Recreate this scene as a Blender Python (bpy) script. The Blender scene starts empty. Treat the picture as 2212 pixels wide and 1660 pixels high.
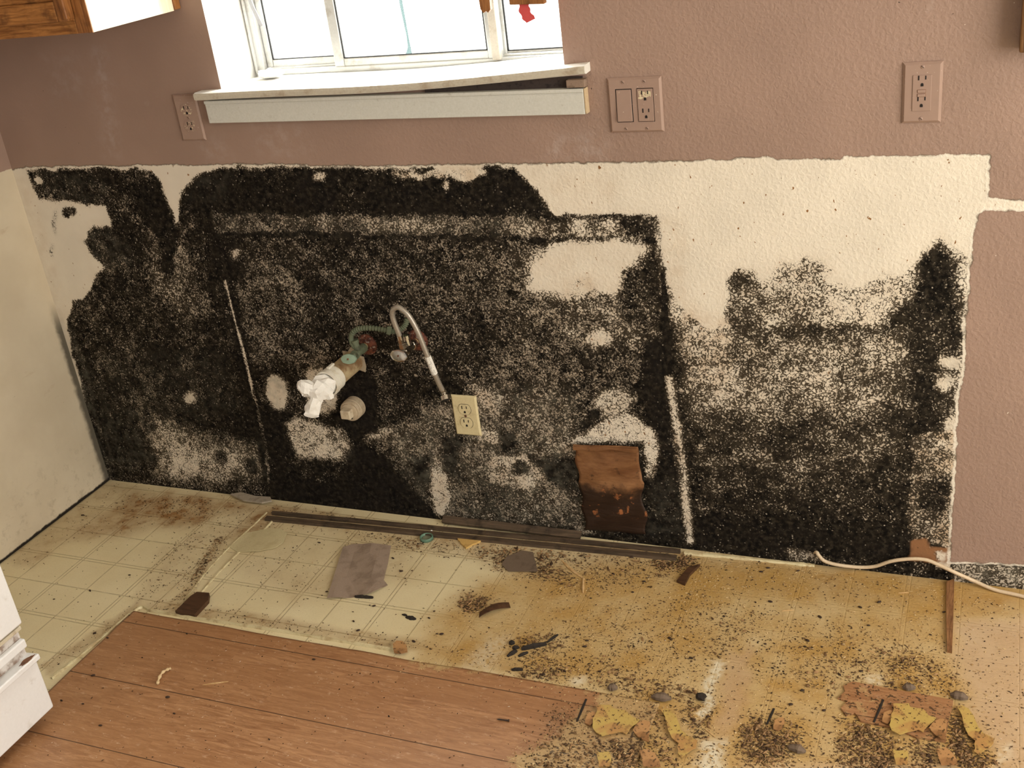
import bpy, bmesh, math, random
import numpy as np
from mathutils import Vector, Matrix, Euler

C = bpy.context.scene
COL = C.collection
PI = math.pi
random.seed(7)

# ------------------------------------------------------------------ camera
CAM_POS = (2.47885449, -2.26806756, 1.61054984)
CAM_ROT = (math.radians(64.57884305), math.radians(6.77738032), math.radians(21.90239867))
F_PX = 2422.721650950107
cam_data = bpy.data.cameras.new('camera')
cam = bpy.data.objects.new('camera', cam_data)
COL.objects.link(cam)
cam.location = CAM_POS
cam.rotation_euler = CAM_ROT
cam_data.sensor_fit = 'HORIZONTAL'
cam_data.sensor_width = 36.0
cam_data.lens = F_PX / 2212.0 * 36.0
cam_data.clip_start = 0.05
C.camera = cam

# ------------------------------------------------------------------ world and light
world = bpy.data.worlds.new('world')
C.world = world
world.use_nodes = True
bg = world.node_tree.nodes['Background']
bg.inputs[0].default_value = (1.0, 0.965, 0.90, 1)
# outdoors (beyond the window wall, +Y) is far brighter than the dim rest of the house
_t = world.node_tree
_tc = _t.nodes.new('ShaderNodeTexCoord')
_sx = _t.nodes.new('ShaderNodeSeparateXYZ')
_mr = _t.nodes.new('ShaderNodeMapRange')
_mr.inputs['From Min'].default_value = -0.02
_mr.inputs['From Max'].default_value = 0.10
_mr.inputs['To Min'].default_value = 0.50
_mr.inputs['To Max'].default_value = 4.0
_t.links.new(_tc.outputs['Generated'], _sx.inputs[0])
_t.links.new(_sx.outputs[1], _mr.inputs['Value'])
_t.links.new(_mr.outputs[0], bg.inputs[1])


def area(name, loc, target, sx, sy, power, color):
    d = bpy.data.lights.new(name, 'AREA')
    d.shape = 'RECTANGLE'
    d.size = sx
    d.size_y = sy
    d.energy = power
    d.color = color
    o = bpy.data.objects.new(name, d)
    COL.objects.link(o)
    o.location = loc
    v = Vector(target) - Vector(loc)
    o.rotation_euler = v.to_track_quat('-Z', 'Y').to_euler()
    return o


# bright overcast sky filling the view out of the kitchen window
area('sky_outside_window', (0.9, 0.75, 1.75), (1.2, 0.0, 1.45), 2.6, 1.6, 260.0, (1.0, 0.99, 0.97))
# daylight from the room's other big window, to the right of the camera
area('room_window_daylight', (4.6, -1.7, 1.5), (1.6, 0.0, 0.8), 1.8, 1.6, 94.0, (1.0, 0.945, 0.86))

C.view_settings.view_transform = 'Standard'
C.view_settings.look = 'None'
C.view_settings.gamma = 1.0
C.view_settings.exposure = -0.04
C.view_settings.use_curve_mapping = False

# ------------------------------------------------------------------ measuring on the planes of the room
_R = np.array(Euler(CAM_ROT, 'XYZ').to_matrix())
_P = np.array(CAM_POS)


def _ray(pts):
    uv = np.atleast_2d(np.array(pts, float))
    d = np.stack([(uv[:, 0] - 1106.0) / F_PX, -(uv[:, 1] - 830.0) / F_PX, -np.ones(len(uv))], 1)
    return d @ _R.T


def wall_pts(pts, y=0.0):
    d = _ray(pts)
    return _P + d * ((y - _P[1]) / d[:, 1])[:, None]


def floor_pts(pts, z=0.0):
    d = _ray(pts)
    return _P + d * ((z - _P[2]) / d[:, 2])[:, None]


def wp(u, v, y=0.0):
    return Vector(wall_pts([(u, v)], y)[0])


def fp(u, v, z=0.0):
    return Vector(floor_pts([(u, v)], z)[0])


# ------------------------------------------------------------------ numpy fields
def vnoise(x, y, scale, seed=0):
    x = x * scale
    y = y * scale
    xi = np.floor(x).astype(np.int64)
    yi = np.floor(y).astype(np.int64)
    fx = x - xi
    fy = y - yi
    fx = fx * fx * (3 - 2 * fx)
    fy = fy * fy * (3 - 2 * fy)

    def h(a, b):
        n = (a * 374761393 + b * 668265263 + seed * 1274126177) & 0x7fffffff
        n = ((n ^ (n >> 13)) * 1274126177) & 0x7fffffff
        return ((n ^ (n >> 16)) & 0xffff) / 65535.0
    return (h(xi, yi) * (1 - fx) + h(xi + 1, yi) * fx) * (1 - fy) + (h(xi, yi + 1) * (1 - fx) + h(xi + 1, yi + 1) * fx) * fy


def fbm(x, y, scale, seed=0, octv=3):
    a, t, s = 0.5, 0.0, 0.0
    for o in range(octv):
        t = t + a * vnoise(x, y, scale * 2 ** o, seed + o * 17)
        s += a
        a *= 0.5
    return t / s


def sdf(px, py, poly):
    """signed distance to a polygon, negative inside"""
    poly = np.asarray(poly, float)
    d = np.full(px.shape, 1e9)
    inside = np.zeros(px.shape, bool)
    n = len(poly)
    for i in range(n):
        ax, ay = poly[i]
        bx, by = poly[(i + 1) % n]
        ex, ey = bx - ax, by - ay
        wx, wy = px - ax, py - ay
        t = np.clip((wx * ex + wy * ey) / (ex * ex + ey * ey + 1e-12), 0, 1)
        dx, dy = wx - ex * t, wy - ey * t
        d = np.minimum(d, dx * dx + dy * dy)
        c = (ay > py) != (by > py)
        if abs(by - ay) > 1e-12:
            inside ^= c & (px < (bx - ax) * (py - ay) / (by - ay) + ax)
    d = np.sqrt(d)
    return np.where(inside, -d, d)


def smooth(e0, e1, v):
    t = np.clip((v - e0) / (e1 - e0), 0, 1)
    return t * t * (3 - 2 * t)


class Field:
    """stain maps on a plane; outlines given in metres or measured with conv()"""

    def __init__(self, X, Y, conv, warp=0.007):
        self.X, self.Y, self.conv = X, Y, conv
        wx = (fbm(X, Y, 28, 3) - .5) * 2 * warp * 1.6
        wy = (fbm(X, Y, 28, 91) - .5) * 2 * warp * 1.6
        self.wx, self.wy = X + wx, Y + wy
        self.ch = {}

    def get(self, k):
        if k not in self.ch:
            self.ch[k] = np.zeros(self.X.shape)
        return self.ch[k]

    def mask(self, poly, feather=.012, warp=True):
        p = self.conv(poly)
        lo = p.min(0) - feather * 2 - .03
        hi = p.max(0) + feather * 2 + .03
        sel = (self.X > lo[0]) & (self.X < hi[0]) & (self.Y > lo[1]) & (self.Y < hi[1])
        m = np.zeros(self.X.shape)
        if sel.any():
            x, y = (self.wx, self.wy) if warp else (self.X, self.Y)
            d = sdf(x[sel], y[sel], p)
            m[sel] = 1 - smooth(-feather, feather, d)
        return m

    def put(self, poly, feather=.012, warp=True, op='mix', **vals):
        m = self.mask(poly, feather, warp)
        for k, v in vals.items():
            a = self.get(k)
            if op == 'mix':
                a += (v - a) * m
            elif op == 'max':
                np.maximum(a, v * m, out=a)
            else:
                a += v * m

    def ell(self, cx, cy, rx, ry, rot=0, n=18, **kw):
        pts = []
        for i in range(n):
            t = 2 * PI * i / n
            a, b = rx * math.cos(t), ry * math.sin(t)
            pts.append((cx + a * math.cos(rot) - b * math.sin(rot), cy + a * math.sin(rot) + b * math.cos(rot)))
        self.put(pts, **kw)

    def line(self, pts, w, **kw):
        """a stripe w px wide along pts"""
        L, Rr = [], []
        for i, p in enumerate(pts):
            a = pts[max(0, i - 1)]
            b = pts[min(len(pts) - 1, i + 1)]
            dx, dy = b[0] - a[0], b[1] - a[1]
            l = math.hypot(dx, dy)
            nx, ny = -dy / l * w / 2, dx / l * w / 2
            L.append((p[0] + nx, p[1] + ny))
            Rr.append((p[0] - nx, p[1] - ny))
        self.put(L + Rr[::-1], **kw)


# ------------------------------------------------------------------ mesh helpers
def setp(o, label=None, cat=None, group=None, kind=None):
    if label:
        o['label'] = label
    if cat:
        o['category'] = cat
    if group:
        o['group'] = group
    if kind:
        o['kind'] = kind
    return o


def link_mesh(name, me, mat, parent=None, smooth_=False):
    o = bpy.data.objects.new(name, me)
    COL.objects.link(o)
    if mat is not None:
        for m in (mat if isinstance(mat, (list, tuple)) else [mat]):
            me.materials.append(m)
    if parent is not None:
        o.parent = parent
    if smooth_:
        for p in me.polygons:
            p.use_smooth = True
    return o


def obj(name, bm, mat, parent=None, smooth_=False, origin=None):
    """link a bmesh as one object; verts are in world space, or in the parent's space"""
    bmesh.ops.recalc_face_normals(bm, faces=bm.faces[:])
    if origin is None and parent is None:
        xs = [v.co for v in bm.verts]
        lo = Vector((min(c.x for c in xs), min(c.y for c in xs), min(c.z for c in xs)))
        hi = Vector((max(c.x for c in xs), max(c.y for c in xs), max(c.z for c in xs)))
        origin = Vector(((lo.x + hi.x) / 2, (lo.y + hi.y) / 2, lo.z))
    if origin is not None:
        origin = Vector(origin)
        bmesh.ops.translate(bm, verts=bm.verts[:], vec=-origin)
    me = bpy.data.meshes.new(name)
    bm.to_mesh(me)
    bm.free()
    o = link_mesh(name, me, mat, parent, smooth_)
    if origin is not None:
        o.location = origin
    return o


def empty(name, loc, label=None, cat=None, group=None, kind=None):
    o = bpy.data.objects.new(name, None)
    o.empty_display_size = 0.05
    COL.objects.link(o)
    o.location = loc
    return setp(o, label, cat, group, kind)


def box(bm, lo, hi, bevel=0.0, seg=2, M=None):
    lo, hi = Vector(lo), Vector(hi)
    r = bmesh.ops.create_cube(bm, size=1.0)
    vs = r['verts']
    for v in vs:
        v.co = Vector((lo[i] + (v.co[i] + .5) * (hi[i] - lo[i]) for i in range(3)))
    if bevel > 0:
        es = list({e for v in vs for e in v.link_edges})
        rr = bmesh.ops.bevel(bm, geom=es, offset=bevel, segments=seg, affect='EDGES', profile=.5)
        vs = list({v for f in rr['faces'] for v in f.verts} | {v for v in vs if v.is_valid})
    if M is not None:
        bmesh.ops.transform(bm, matrix=M, verts=[v for v in vs if v.is_valid])
    return vs


def frames_along(pts):
    pts = [Vector(p) for p in pts]
    out = []
    up = None
    for i, p in enumerate(pts):
        a = pts[max(0, i - 1)]
        b = pts[min(len(pts) - 1, i + 1)]
        t = (b - a).normalized()
        if up is None:
            up = Vector((0, 0, 1)) if abs(t.z) < .9 else Vector((1, 0, 0))
        x = up - t * up.dot(t)
        x.normalize()
        up = x
        out.append((p, t, x, t.cross(x)))
    return out


def tube(bm, pts, r, n=12, cap=True):
    """r may be a number or a list per point"""
    rings = []
    fr = frames_along(pts)
    for i, (p, t, x, y) in enumerate(fr):
        rad = r[i] if isinstance(r, (list, tuple)) else r
        rings.append([bm.verts.new(p + (x * math.cos(2 * PI * k / n) + y * math.sin(2 * PI * k / n)) * rad) for k in range(n)])
    for a, b in zip(rings, rings[1:]):
        for k in range(n):
            bm.faces.new((a[k], a[(k + 1) % n], b[(k + 1) % n], b[k]))
    if cap:
        bm.faces.new(rings[0][::-1])
        bm.faces.new(rings[-1])
    return rings


def spline(pts, n=8):
    """Catmull-Rom through the points"""
    P = [Vector(p) for p in pts]
    P = [P[0] * 2 - P[1]] + P + [P[-1] * 2 - P[-2]]
    out = []
    for i in range(1, len(P) - 2):
        for k in range(n):
            t = k / n
            a, b, c, d = P[i - 1], P[i], P[i + 1], P[i + 2]
            out.append(.5 * ((2 * b) + (c - a) * t + (2 * a - 5 * b + 4 * c - d) * t * t + (3 * b - a - 3 * c + d) * t ** 3))
    out.append(P[-2])
    return out


def lathe(bm, prof, axis_o, axis_d, n=24, cap0=True, cap1=True):
    """prof: list of (distance along axis, radius)"""
    d = Vector(axis_d).normalized()
    x = (Vector((0, 0, 1)) if abs(d.z) < .9 else Vector((1, 0, 0)))
    x = (x - d * x.dot(d)).normalized()
    y = d.cross(x)
    o = Vector(axis_o)
    rings = []
    for (h, r) in prof:
        rings.append([bm.verts.new(o + d * h + (x * math.cos(2 * PI * k / n) + y * math.sin(2 * PI * k / n)) * r) for k in range(n)])
    for a, b in zip(rings, rings[1:]):
        for k in range(n):
            bm.faces.new((a[k], a[(k + 1) % n], b[(k + 1) % n], b[k]))
    if cap0:
        bm.faces.new(rings[0][::-1])
    if cap1:
        bm.faces.new(rings[-1])


def prism(bm, poly, thick, bevel=0.0):
    """extrude a flat outline (list of Vectors) by the vector thick"""
    thick = Vector(thick)
    a = [bm.verts.new(Vector(p)) for p in poly]
    b = [bm.verts.new(Vector(p) + thick) for p in poly]
    n = len(a)
    bm.faces.new(a)
    bm.faces.new(b[::-1])
    for i in range(n):
        bm.faces.new((a[i], b[i], b[(i + 1) % n], a[(i + 1) % n]))


# ------------------------------------------------------------------ node helpers
class NT:
    def __init__(self, name):
        self.m = bpy.data.materials.new(name)
        self.m.use_nodes = True
        self.t = self.m.node_tree
        self.b = self.t.nodes['Principled BSDF']
        self.out = self.t.nodes['Material Output']

    def n(self, typ, **props):
        nd = self.t.nodes.new(typ)
        for k, v in props.items():
            setattr(nd, k, v)
        return nd

    def put(self, sock, v):
        if hasattr(v, 'is_output') or isinstance(v, bpy.types.NodeSocket):
            self.t.links.new(v, sock)
        else:
            if isinstance(v, (tuple, list)) and len(v) == 3 and sock.type == 'RGBA':
                v = (*v, 1)
            sock.default_value = v

    def coord(self, kind='Object'):
        return self.n('ShaderNodeTexCoord').outputs[kind]

    def mapping(self, vec, scale=(1, 1, 1), rot=(0, 0, 0), loc=(0, 0, 0)):
        nd = self.n('ShaderNodeMapping')
        self.put(nd.inputs['Vector'], vec)
        nd.inputs['Scale'].default_value = scale
        nd.inputs['Rotation'].default_value = rot
        nd.inputs['Location'].default_value = loc
        return nd.outputs[0]

    def noise(self, vec, scale, detail=2, rough=.5, dist=0.0, color=False):
        nd = self.n('ShaderNodeTexNoise')
        self.put(nd.inputs['Vector'], vec)
        nd.inputs['Scale'].default_value = scale
        nd.inputs['Detail'].default_value = detail
        nd.inputs['Roughness'].default_value = rough
        nd.inputs['Distortion'].default_value = dist
        return nd.outputs['Color' if color else 'Fac']

    def vor(self, vec, scale, feature='F1', rnd=1.0, out='Distance'):
        nd = self.n('ShaderNodeTexVoronoi', feature=feature)
        self.put(nd.inputs['Vector'], vec)
        nd.inputs['Scale'].default_value = scale
        nd.inputs['Randomness'].default_value = rnd
        return nd.outputs[out]

    def math(self, op, a, b=0.0, c=0.0, clamp=False):
        nd = self.n('ShaderNodeMath', operation=op, use_clamp=clamp)
        self.put(nd.inputs[0], a)
        self.put(nd.inputs[1], b)
        self.put(nd.inputs[2], c)
        return nd.outputs[0]

    def step(self, v, a, b, lo=0.0, hi=1.0):
        nd = self.n('ShaderNodeMapRange', interpolation_type='SMOOTHSTEP')
        self.put(nd.inputs['Value'], v)
        self.put(nd.inputs['From Min'], a)
        self.put(nd.inputs['From Max'], b)
        self.put(nd.inputs['To Min'], lo)
        self.put(nd.inputs['To Max'], hi)
        return nd.outputs[0]

    def mix(self, f, a, b, mode='MIX'):
        nd = self.n('ShaderNodeMix', data_type='RGBA', blend_type=mode, clamp_factor=True)
        self.put(nd.inputs[0], f)
        self.put(nd.inputs[6], a)
        self.put(nd.inputs[7], b)
        return nd.outputs[2]

    def vadd(self, a, b, op='ADD'):
        nd = self.n('ShaderNodeVectorMath', operation=op)
        self.put(nd.inputs[0], a)
        self.put(nd.inputs[1], b)
        return nd.outputs[0]

    def attr(self, name):
        nd = self.n('ShaderNodeAttribute', attribute_name=name)
        s = self.n('ShaderNodeSeparateColor')
        self.t.links.new(nd.outputs['Color'], s.inputs[0])
        return s.outputs[0], s.outputs[1], s.outputs[2], nd.outputs['Alpha']

    def bump(self, h, strength=.3, dist=.002, prev=None):
        nd = self.n('ShaderNodeBump')
        nd.inputs['Strength'].default_value = strength
        nd.inputs['Distance'].default_value = dist
        self.put(nd.inputs['Height'], h)
        if prev is not None:
            self.put(nd.inputs['Normal'], prev)
        return nd.outputs[0]

    def done(self, color=None, rough=None, metal=None, normal=None, spec=None):
        if color is not None:
            self.put(self.b.inputs['Base Color'], color)
        if rough is not None:
            self.put(self.b.inputs['Roughness'], rough)
        if metal is not None:
            self.put(self.b.inputs['Metallic'], metal)
        if spec is not None:
            self.put(self.b.inputs['Specular IOR Level'], spec)
        if normal is not None:
            self.put(self.b.inputs['Normal'], normal)
        return self.m


def grimy(name, col, rough=.5, dark=None, amt=.35, scale=40, fine=400, metal=0.0, bumpd=.0006, spec=.4, thr=(.52, .7)):
    """painted, stained or plain stuff: a base colour, patches of a second colour and a little relief"""
    t = NT(name)
    co = t.coord()
    dark = dark or tuple(c * .45 for c in col)
    a = t.noise(co, scale, 4, .6)
    f = t.noise(co, fine, 2, .5)
    c1 = t.mix(t.math('MULTIPLY', t.step(a, thr[0], thr[1]), amt), col, dark)
    c2 = t.mix(.16, c1, t.mix(f, (0, 0, 0), (1, 1, 1)), 'OVERLAY')
    return t.done(c2, rough, metal, t.bump(t.math('ADD', f, a), .4, bumpd), spec)


def woody(name, c0, c1, along='X', scale=14, stretch=14, rough=.45, dark=(.02, .012, .008), damt=.4):
    t = NT(name)
    co = t.coord()
    s = {'X': (1, stretch, stretch), 'Y': (stretch, 1, stretch), 'Z': (stretch, stretch, 1)}[along]
    mp = t.mapping(co, s)
    a = t.noise(mp, scale, 5, .65, .6)
    b = t.noise(co, 30, 3, .6)
    c = t.mix(t.step(a, .3, .7), c0, c1)
    c = t.mix(t.math('MULTIPLY', t.step(b, .5, .75), damt), c, dark)
    return t.done(c, rough, 0.0, t.bump(a, .4, .0008), .35)
# ------------------------------------------------------------------ setting: back wall with its mould
H_TOP = 2.44
WX0, WX1, WZ0, WZ1 = 0.75, 1.633, 1.172, 1.98      # window opening


def axis(fine0, fine1, step, keys, far0=None, far1=None):
    a = list(np.arange(fine0, fine1 + step / 2, step))
    a = [v for v in a if all(abs(v - k) > step * .45 for k in keys)] + list(keys)
    for f in (far0, far1):
        if f is not None:
            a += list(f)
    return np.array(sorted(a))


def grid_mesh(name, U, V, to3, hole=None):
    nu, nv = len(U), len(V)
    UU, VV = np.meshgrid(U, V)
    pts = to3(UU.ravel(), VV.ravel())
    idx = np.arange(nu * nv).reshape(nv, nu)
    q = np.stack([idx[:-1, :-1], idx[:-1, 1:], idx[1:, 1:], idx[1:, :-1]], -1).reshape(-1, 4)
    if hole is not None:
        cu = (U[:-1] + U[1:]) / 2
        cv = (V[:-1] + V[1:]) / 2
        CU, CV = np.meshgrid(cu, cv)
        q = q[~hole(CU.ravel(), CV.ravel())]
    me = bpy.data.meshes.new(name)
    me.vertices.add(len(pts))
    me.vertices.foreach_set('co', pts.astype(np.float32).ravel())
    me.loops.add(q.size)
    me.loops.foreach_set('vertex_index', q.ravel().astype(np.int32))
    me.polygons.add(len(q))
    me.polygons.foreach_set('loop_start', np.arange(0, q.size, 4, dtype=np.int32))
    me.polygons.foreach_set('loop_total', np.full(len(q), 4, dtype=np.int32))
    me.update()
    me.validate()
    return me, UU.ravel(), VV.ravel()


def set_attr(me, name, r, g, b, a):
    at = me.attributes.new(name, 'FLOAT_COLOR', 'POINT')
    at.data.foreach_set('color', np.stack([r, g, b, a], 1).astype(np.float32).ravel())


MAIN_MOULD = [(57, 367), (110, 366), (200, 363), (290, 362), (325, 370), (350, 392), (358, 425), (372, 462), (378, 480),
              (386, 470), (384, 440), (400, 402), (430, 376), (480, 362), (560, 359), (640, 356), (720, 358), (780, 364),
              (860, 364), (940, 362), (1000, 366), (1050, 360), (1110, 362), (1140, 390), (1162, 402), (1176, 430),
              (1190, 455), (1200, 466), (1290, 464), (1400, 468), (1424, 462), (1430, 560), (1446, 610), (1470, 655),
              (1492, 680), (1530, 712), (1560, 702), (1566, 640), (1572, 598), (1592, 576), (1626, 582), (1650, 604),
              (1684, 568), (1722, 556), (1750, 548), (1788, 566), (1796, 604), (1850, 622), (1900, 600), (1950, 592),
              (1985, 562), (2010, 532), (2036, 514), (2062, 536), (2092, 548), (2090, 640), (2083, 760), (2070, 900),
              (2060, 1050), (2052, 1215), (2290, 1222), (2290, 1300), (1500, 1215), (240, 1065), (222, 1040), (217, 1000), (201, 960),
              (190, 900), (179, 842), (160, 775), (146, 715), (142, 690), (152, 672), (160, 650), (184, 636), (197, 616),
              (203, 592), (228, 578), (208, 562), (191, 546), (184, 525), (187, 503), (203, 488), (240, 490), (238, 468),
              (228, 450), (201, 441), (183, 443), (151, 434), (114, 435), (84, 430), (68, 400)]

MAUVE_EDGE = [(-60, 362), (22, 367), (60, 361), (180, 358), (300, 357), (430, 356), (580, 354), (700, 357), (800, 359),
              (1060, 354), (1200, 352), (1330, 352), (1480, 347), (1584, 346), (1590, 340), (1668, 340), (1674, 346),
              (1812, 343), (1826, 337), (1936, 336), (2040, 335), (2140, 334), (2139, 380), (2137, 428), (2212, 431), (2300, 434),
              (2300, 455), (2212, 455), (2132, 455), (2112, 466), (2104, 500), (2094, 620), (2086, 700), (2086, 790),
              (2072, 860), (2066, 960), (2060, 1080), (2052, 1200), (2051, 1214), (2212, 1220), (2320, 1224), (2320, 1320),
              (2060, 1262), (240, 1062), (-60, 700)]


def mould_fields(X, Z):
    f = Field(X, Z, lambda p: wall_pts(p)[:, [0, 2]], warp=.006)
    P = f.put
    f.get('D'); f.get('S'); f.get('T'); f.get('G')
    # tan halo seeped round the mould, then the mould itself
    P(MAIN_MOULD, .035, T=.35)
    P([(1470, 640), (1530, 690), (1580, 690), (1620, 760), (1560, 830), (1480, 800), (1450, 700)], .03, T=.75)
    P([(70, 380), (240, 1040), (200, 1030), (20, 380)], .02, T=.3)
    P([(1120, 350), (1330, 352), (1340, 440), (1200, 462)], .03, T=.25)
    P([(1440, 470), (1480, 470), (1480, 640), (1440, 600)], .02, T=.4)
    m0 = f.mask(MAIN_MOULD, .008)
    mr = f.mask(MAIN_MOULD, .034)
    kx = smooth(1.72, 1.80, f.X)
    main = m0 * (1 - kx) + smooth(0.06, .94, mr) * kx
    P(MAIN_MOULD, .010, D=.80)
    # softer upper rim of the right-hand growth
    P([(1430, 560), (1490, 690), (1540, 720), (1570, 690), (1600, 560), (2095, 500), (2092, 660), (1990, 640), (1900, 700), (1800, 700),
       (1600, 720), (1560, 790), (1470, 760), (1440, 640)], .02, D=.46, S=.0)
    P([(1570, 600), (1625, 585), (1650, 660), (1630, 760), (1580, 760)], .012, D=.62)
    P([(1690, 575), (1760, 560), (1785, 600), (1760, 690), (1700, 700)], .012, D=.52)
    P([(1800, 640), (1900, 620), (1960, 640), (1900, 700), (1810, 690)], .02, D=.36)
    P([(1985, 565), (2036, 515), (2062, 540), (2070, 620), (2040, 720), (1970, 720)], .012, D=.78, S=.25)
    P([(2060, 540), (2092, 550), (2090, 640), (2060, 640)], .015, D=.5, S=.3)
    # right-hand body, from speckled to nearly black at the floor
    P([(1470, 760), (1560, 790), (1620, 730), (1960, 720), (1975, 900), (1960, 940), (1480, 930)], .03, D=.56)
    P([(1480, 700), (1560, 740), (1590, 830), (1500, 830)], .03, D=.45, T=.7)
    P([(1640, 780), (1900, 760), (1930, 830), (1700, 860)], .03, D=.52)
    P([(1475, 900), (1975, 900), (1970, 1080), (1490, 1080)], .04, D=.71, S=.0)
    P([(1485, 1040), (1972, 1050), (1965, 1215), (1500, 1185)], .04, D=.76, S=.12)
    P([(1500, 1110), (1740, 1140), (1960, 1150), (1966, 1215), (1500, 1190)], .02, D=.88, S=.45)
    P([(1740, 1080), (1830, 1080), (1850, 1130), (1760, 1140)], .02, D=.78, S=.2)
    P([(1975, 700), (2085, 700), (2072, 880), (1970, 930)], .02, D=.80, S=.3)
    f.ell(2040, 826, 22, 18, feather=.012, D=.3)
    f.ell(2055, 925, 16, 22, feather=.012, D=.3, S=.3)
    P([(2030, 770), (2072, 780), (2070, 800), (2030, 790)], .005, D=.15)
    P([(1970, 940), (2066, 930), (2052, 1180), (1965, 1168)], .008, D=.50, S=.12, T=1.0)
    P([(1985, 1030), (2050, 1030), (2046, 1110), (1980, 1100)], .015, D=.68, S=.25)
    P([(2052, 1214), (2300, 1222), (2300, 1300), (2058, 1262)], .004, D=.52, S=.3, G=.4)
    f.line([(2052, 1217), (2300, 1228)], 8, feather=.003, D=1, S=.9)
    f.line([(2064, 560), (2088, 700), (2070, 900), (2056, 1200)], 7, feather=.004, D=.9, op='max')
    # left body variation
    P([(330, 470), (362, 458), (405, 525), (445, 650), (400, 690), (330, 620), (318, 540)], .03, D=.52)
    P([(300, 400), (352, 400), (360, 440), (390, 500), (370, 600), (345, 590), (340, 520), (310, 480)], .012, D=.88, S=.25)
    P([(75, 372), (150, 370), (240, 400), (220, 432), (100, 430)], .01, D=.80, S=.2, G=.2)
    P([(190, 490), (240, 495), (300, 560), (240, 590), (200, 560)], .01, D=.74, S=.3, G=.25)
    P([(180, 780), (300, 760), (480, 760), (520, 880), (400, 920), (210, 930)], .03, D=.80, S=.25, G=.15)
    P([(210, 900), (330, 890), (340, 1000), (240, 1030)], .02, D=.80, S=.4, G=.3)
    P([(338, 905), (400, 925), (470, 950), (560, 955), (580, 1030), (480, 1050), (335, 1030), (322, 960)], .035, D=.38, S=.12, G=.25)
    P([(380, 950), (430, 985), (440, 1025), (370, 1020)], .03, D=.20, S=.05)
    P([(470, 880), (550, 900), (565, 945), (470, 940)], .02, D=.84, S=.35)
    f.ell(475, 990, 14, 14, feather=.01, D=.8, S=.3)
    f.ell(545, 1010, 16, 18, feather=.01, D=.75, S=.4)
    f.ell(330, 1000, 14, 16, feather=.01, D=.75, S=.3)
    f.ell(412, 862, 13, 12, feather=.01, D=.2)
    f.line([(240, 1042), (600, 1092)], 22, feather=.01, D=.88, S=.5, op='max')
    # strip along the corner of the left wall
    P([(146, 700), (180, 770), (205, 860), (240, 1035), (222, 1040), (190, 900), (150, 730)], .006, D=.74, S=.5, T=.4, G=.4)
    # black band under the sill
    P([(392, 430), (470, 366), (1050, 360), (1110, 362), (1192, 462), (880, 466), (470, 466), (410, 450)], .016, D=.86, S=.2)
    P([(636, 366), (725, 362), (730, 470), (650, 470)], .016, D=.93, S=.6)
    P([(800, 400), (900, 395), (1060, 366), (1110, 366), (1150, 405), (1185, 460), (880, 468), (800, 460)], .014, D=.93, S=.5)
    P([(980, 430), (1060, 425), (1060, 455), (990, 455)], .015, D=.85, S=.4)
    P([(420, 385), (500, 375), (480, 430), (410, 440)], .02, D=.9, S=.45, G=.2)
    for c in ((690, 378, 16, 10), (880, 376, 30, 8), (912, 384, 20, 8), (940, 378, 26, 7), (1010, 380, 26, 9), (962, 400, 8, 12), (1040, 372, 12, 7)):
        f.ell(*c, feather=.005, D=.22, S=0, T=.7)
    P([(935, 357), (1046, 357), (1040, 382), (1004, 394), (985, 390), (962, 378), (938, 370)], .007, D=.12, S=0, T=.6)
    P([(500, 366), (560, 362), (820, 366), (880, 362), (870, 357), (500, 357)], .003, D=.55, S=0, op='mix')
    # lighter band where the counter edge sat, with dark lines above and below
    P([(460, 462), (880, 468), (1150, 470), (1150, 508), (880, 506), (470, 506)], .012, D=.62, S=.22, G=.2)
    P([(600, 470), (720, 472), (720, 490), (600, 488)], .012, D=.5, S=.1)
    P([(800, 478), (950, 476), (960, 500), (800, 502)], .012, D=.45, S=.1, G=.3)
    P([(1110, 476), (1340, 476), (1345, 512), (1110, 512)], .01, D=.48, S=.0)
    P([(1236, 476), (1262, 474), (1262, 512), (1244, 518)], .014, D=.20, S=0)
    f.ell(1318, 490, 10, 13, rot=.5, feather=.014, D=.22)
    P([(1345, 470), (1428, 466), (1430, 520), (1350, 518)], .012, D=.68, S=.3)
    f.line([(468, 507), (880, 512), (1150, 516), (1424, 520)], 8, feather=.004, D=.97, S=.6)
    f.line([(1196, 467), (1300, 467), (1426, 470)], 6, feather=.004, D=.96, S=.6)
    P([(470, 520), (1130, 520), (1100, 640), (1050, 760), (500, 740), (490, 600)], .03, D=.71, S=.02)
    P([(1000, 560), (1150, 540), (1130, 640), (1000, 660)], .03, D=.66)
    P([(800, 540), (960, 530), (980, 640), (820, 650)], .05, D=.75)
    P([(450, 500), (520, 520), (530, 590), (480, 610), (455, 560)], .02, D=.92, S=.5, T=.3)
    f.ell(512, 550, 12, 14, feather=.012, D=.35, T=.6)
    # bare patch inside
    P([(1136, 622), (1150, 562), (1182, 530), (1226, 518), (1380, 518), (1390, 540), (1372, 578), (1348, 596), (1338, 640), (1300, 648),
       (1262, 634), (1240, 642), (1168, 640)], .024, D=.0, S=0, T=.2)
    P([(1230, 600), (1270, 600), (1290, 650), (1200, 650)], .02, D=.12, T=.6)
    P([(1344, 590), (1380, 570), (1420, 560), (1430, 660), (1350, 660)], .016, D=.72)
    P([(1080, 650), (1420, 650), (1430, 760), (1100, 760)], .03, D=.60)
    P([(1220, 645), (1345, 645), (1330, 690), (1230, 690)], .02, D=.46)
    f.ell(1290, 732, 24, 20, feather=.014, D=.12, S=0)
    f.ell(1230, 716, 14, 10, feather=.012, D=.3)
    P([(1040, 760), (1400, 760), (1400, 860), (1060, 850)], .03, D=.70, S=.08)
    P([(600, 640), (980, 660), (980, 790), (860, 840), (560, 780)], .04, D=.72)
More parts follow.
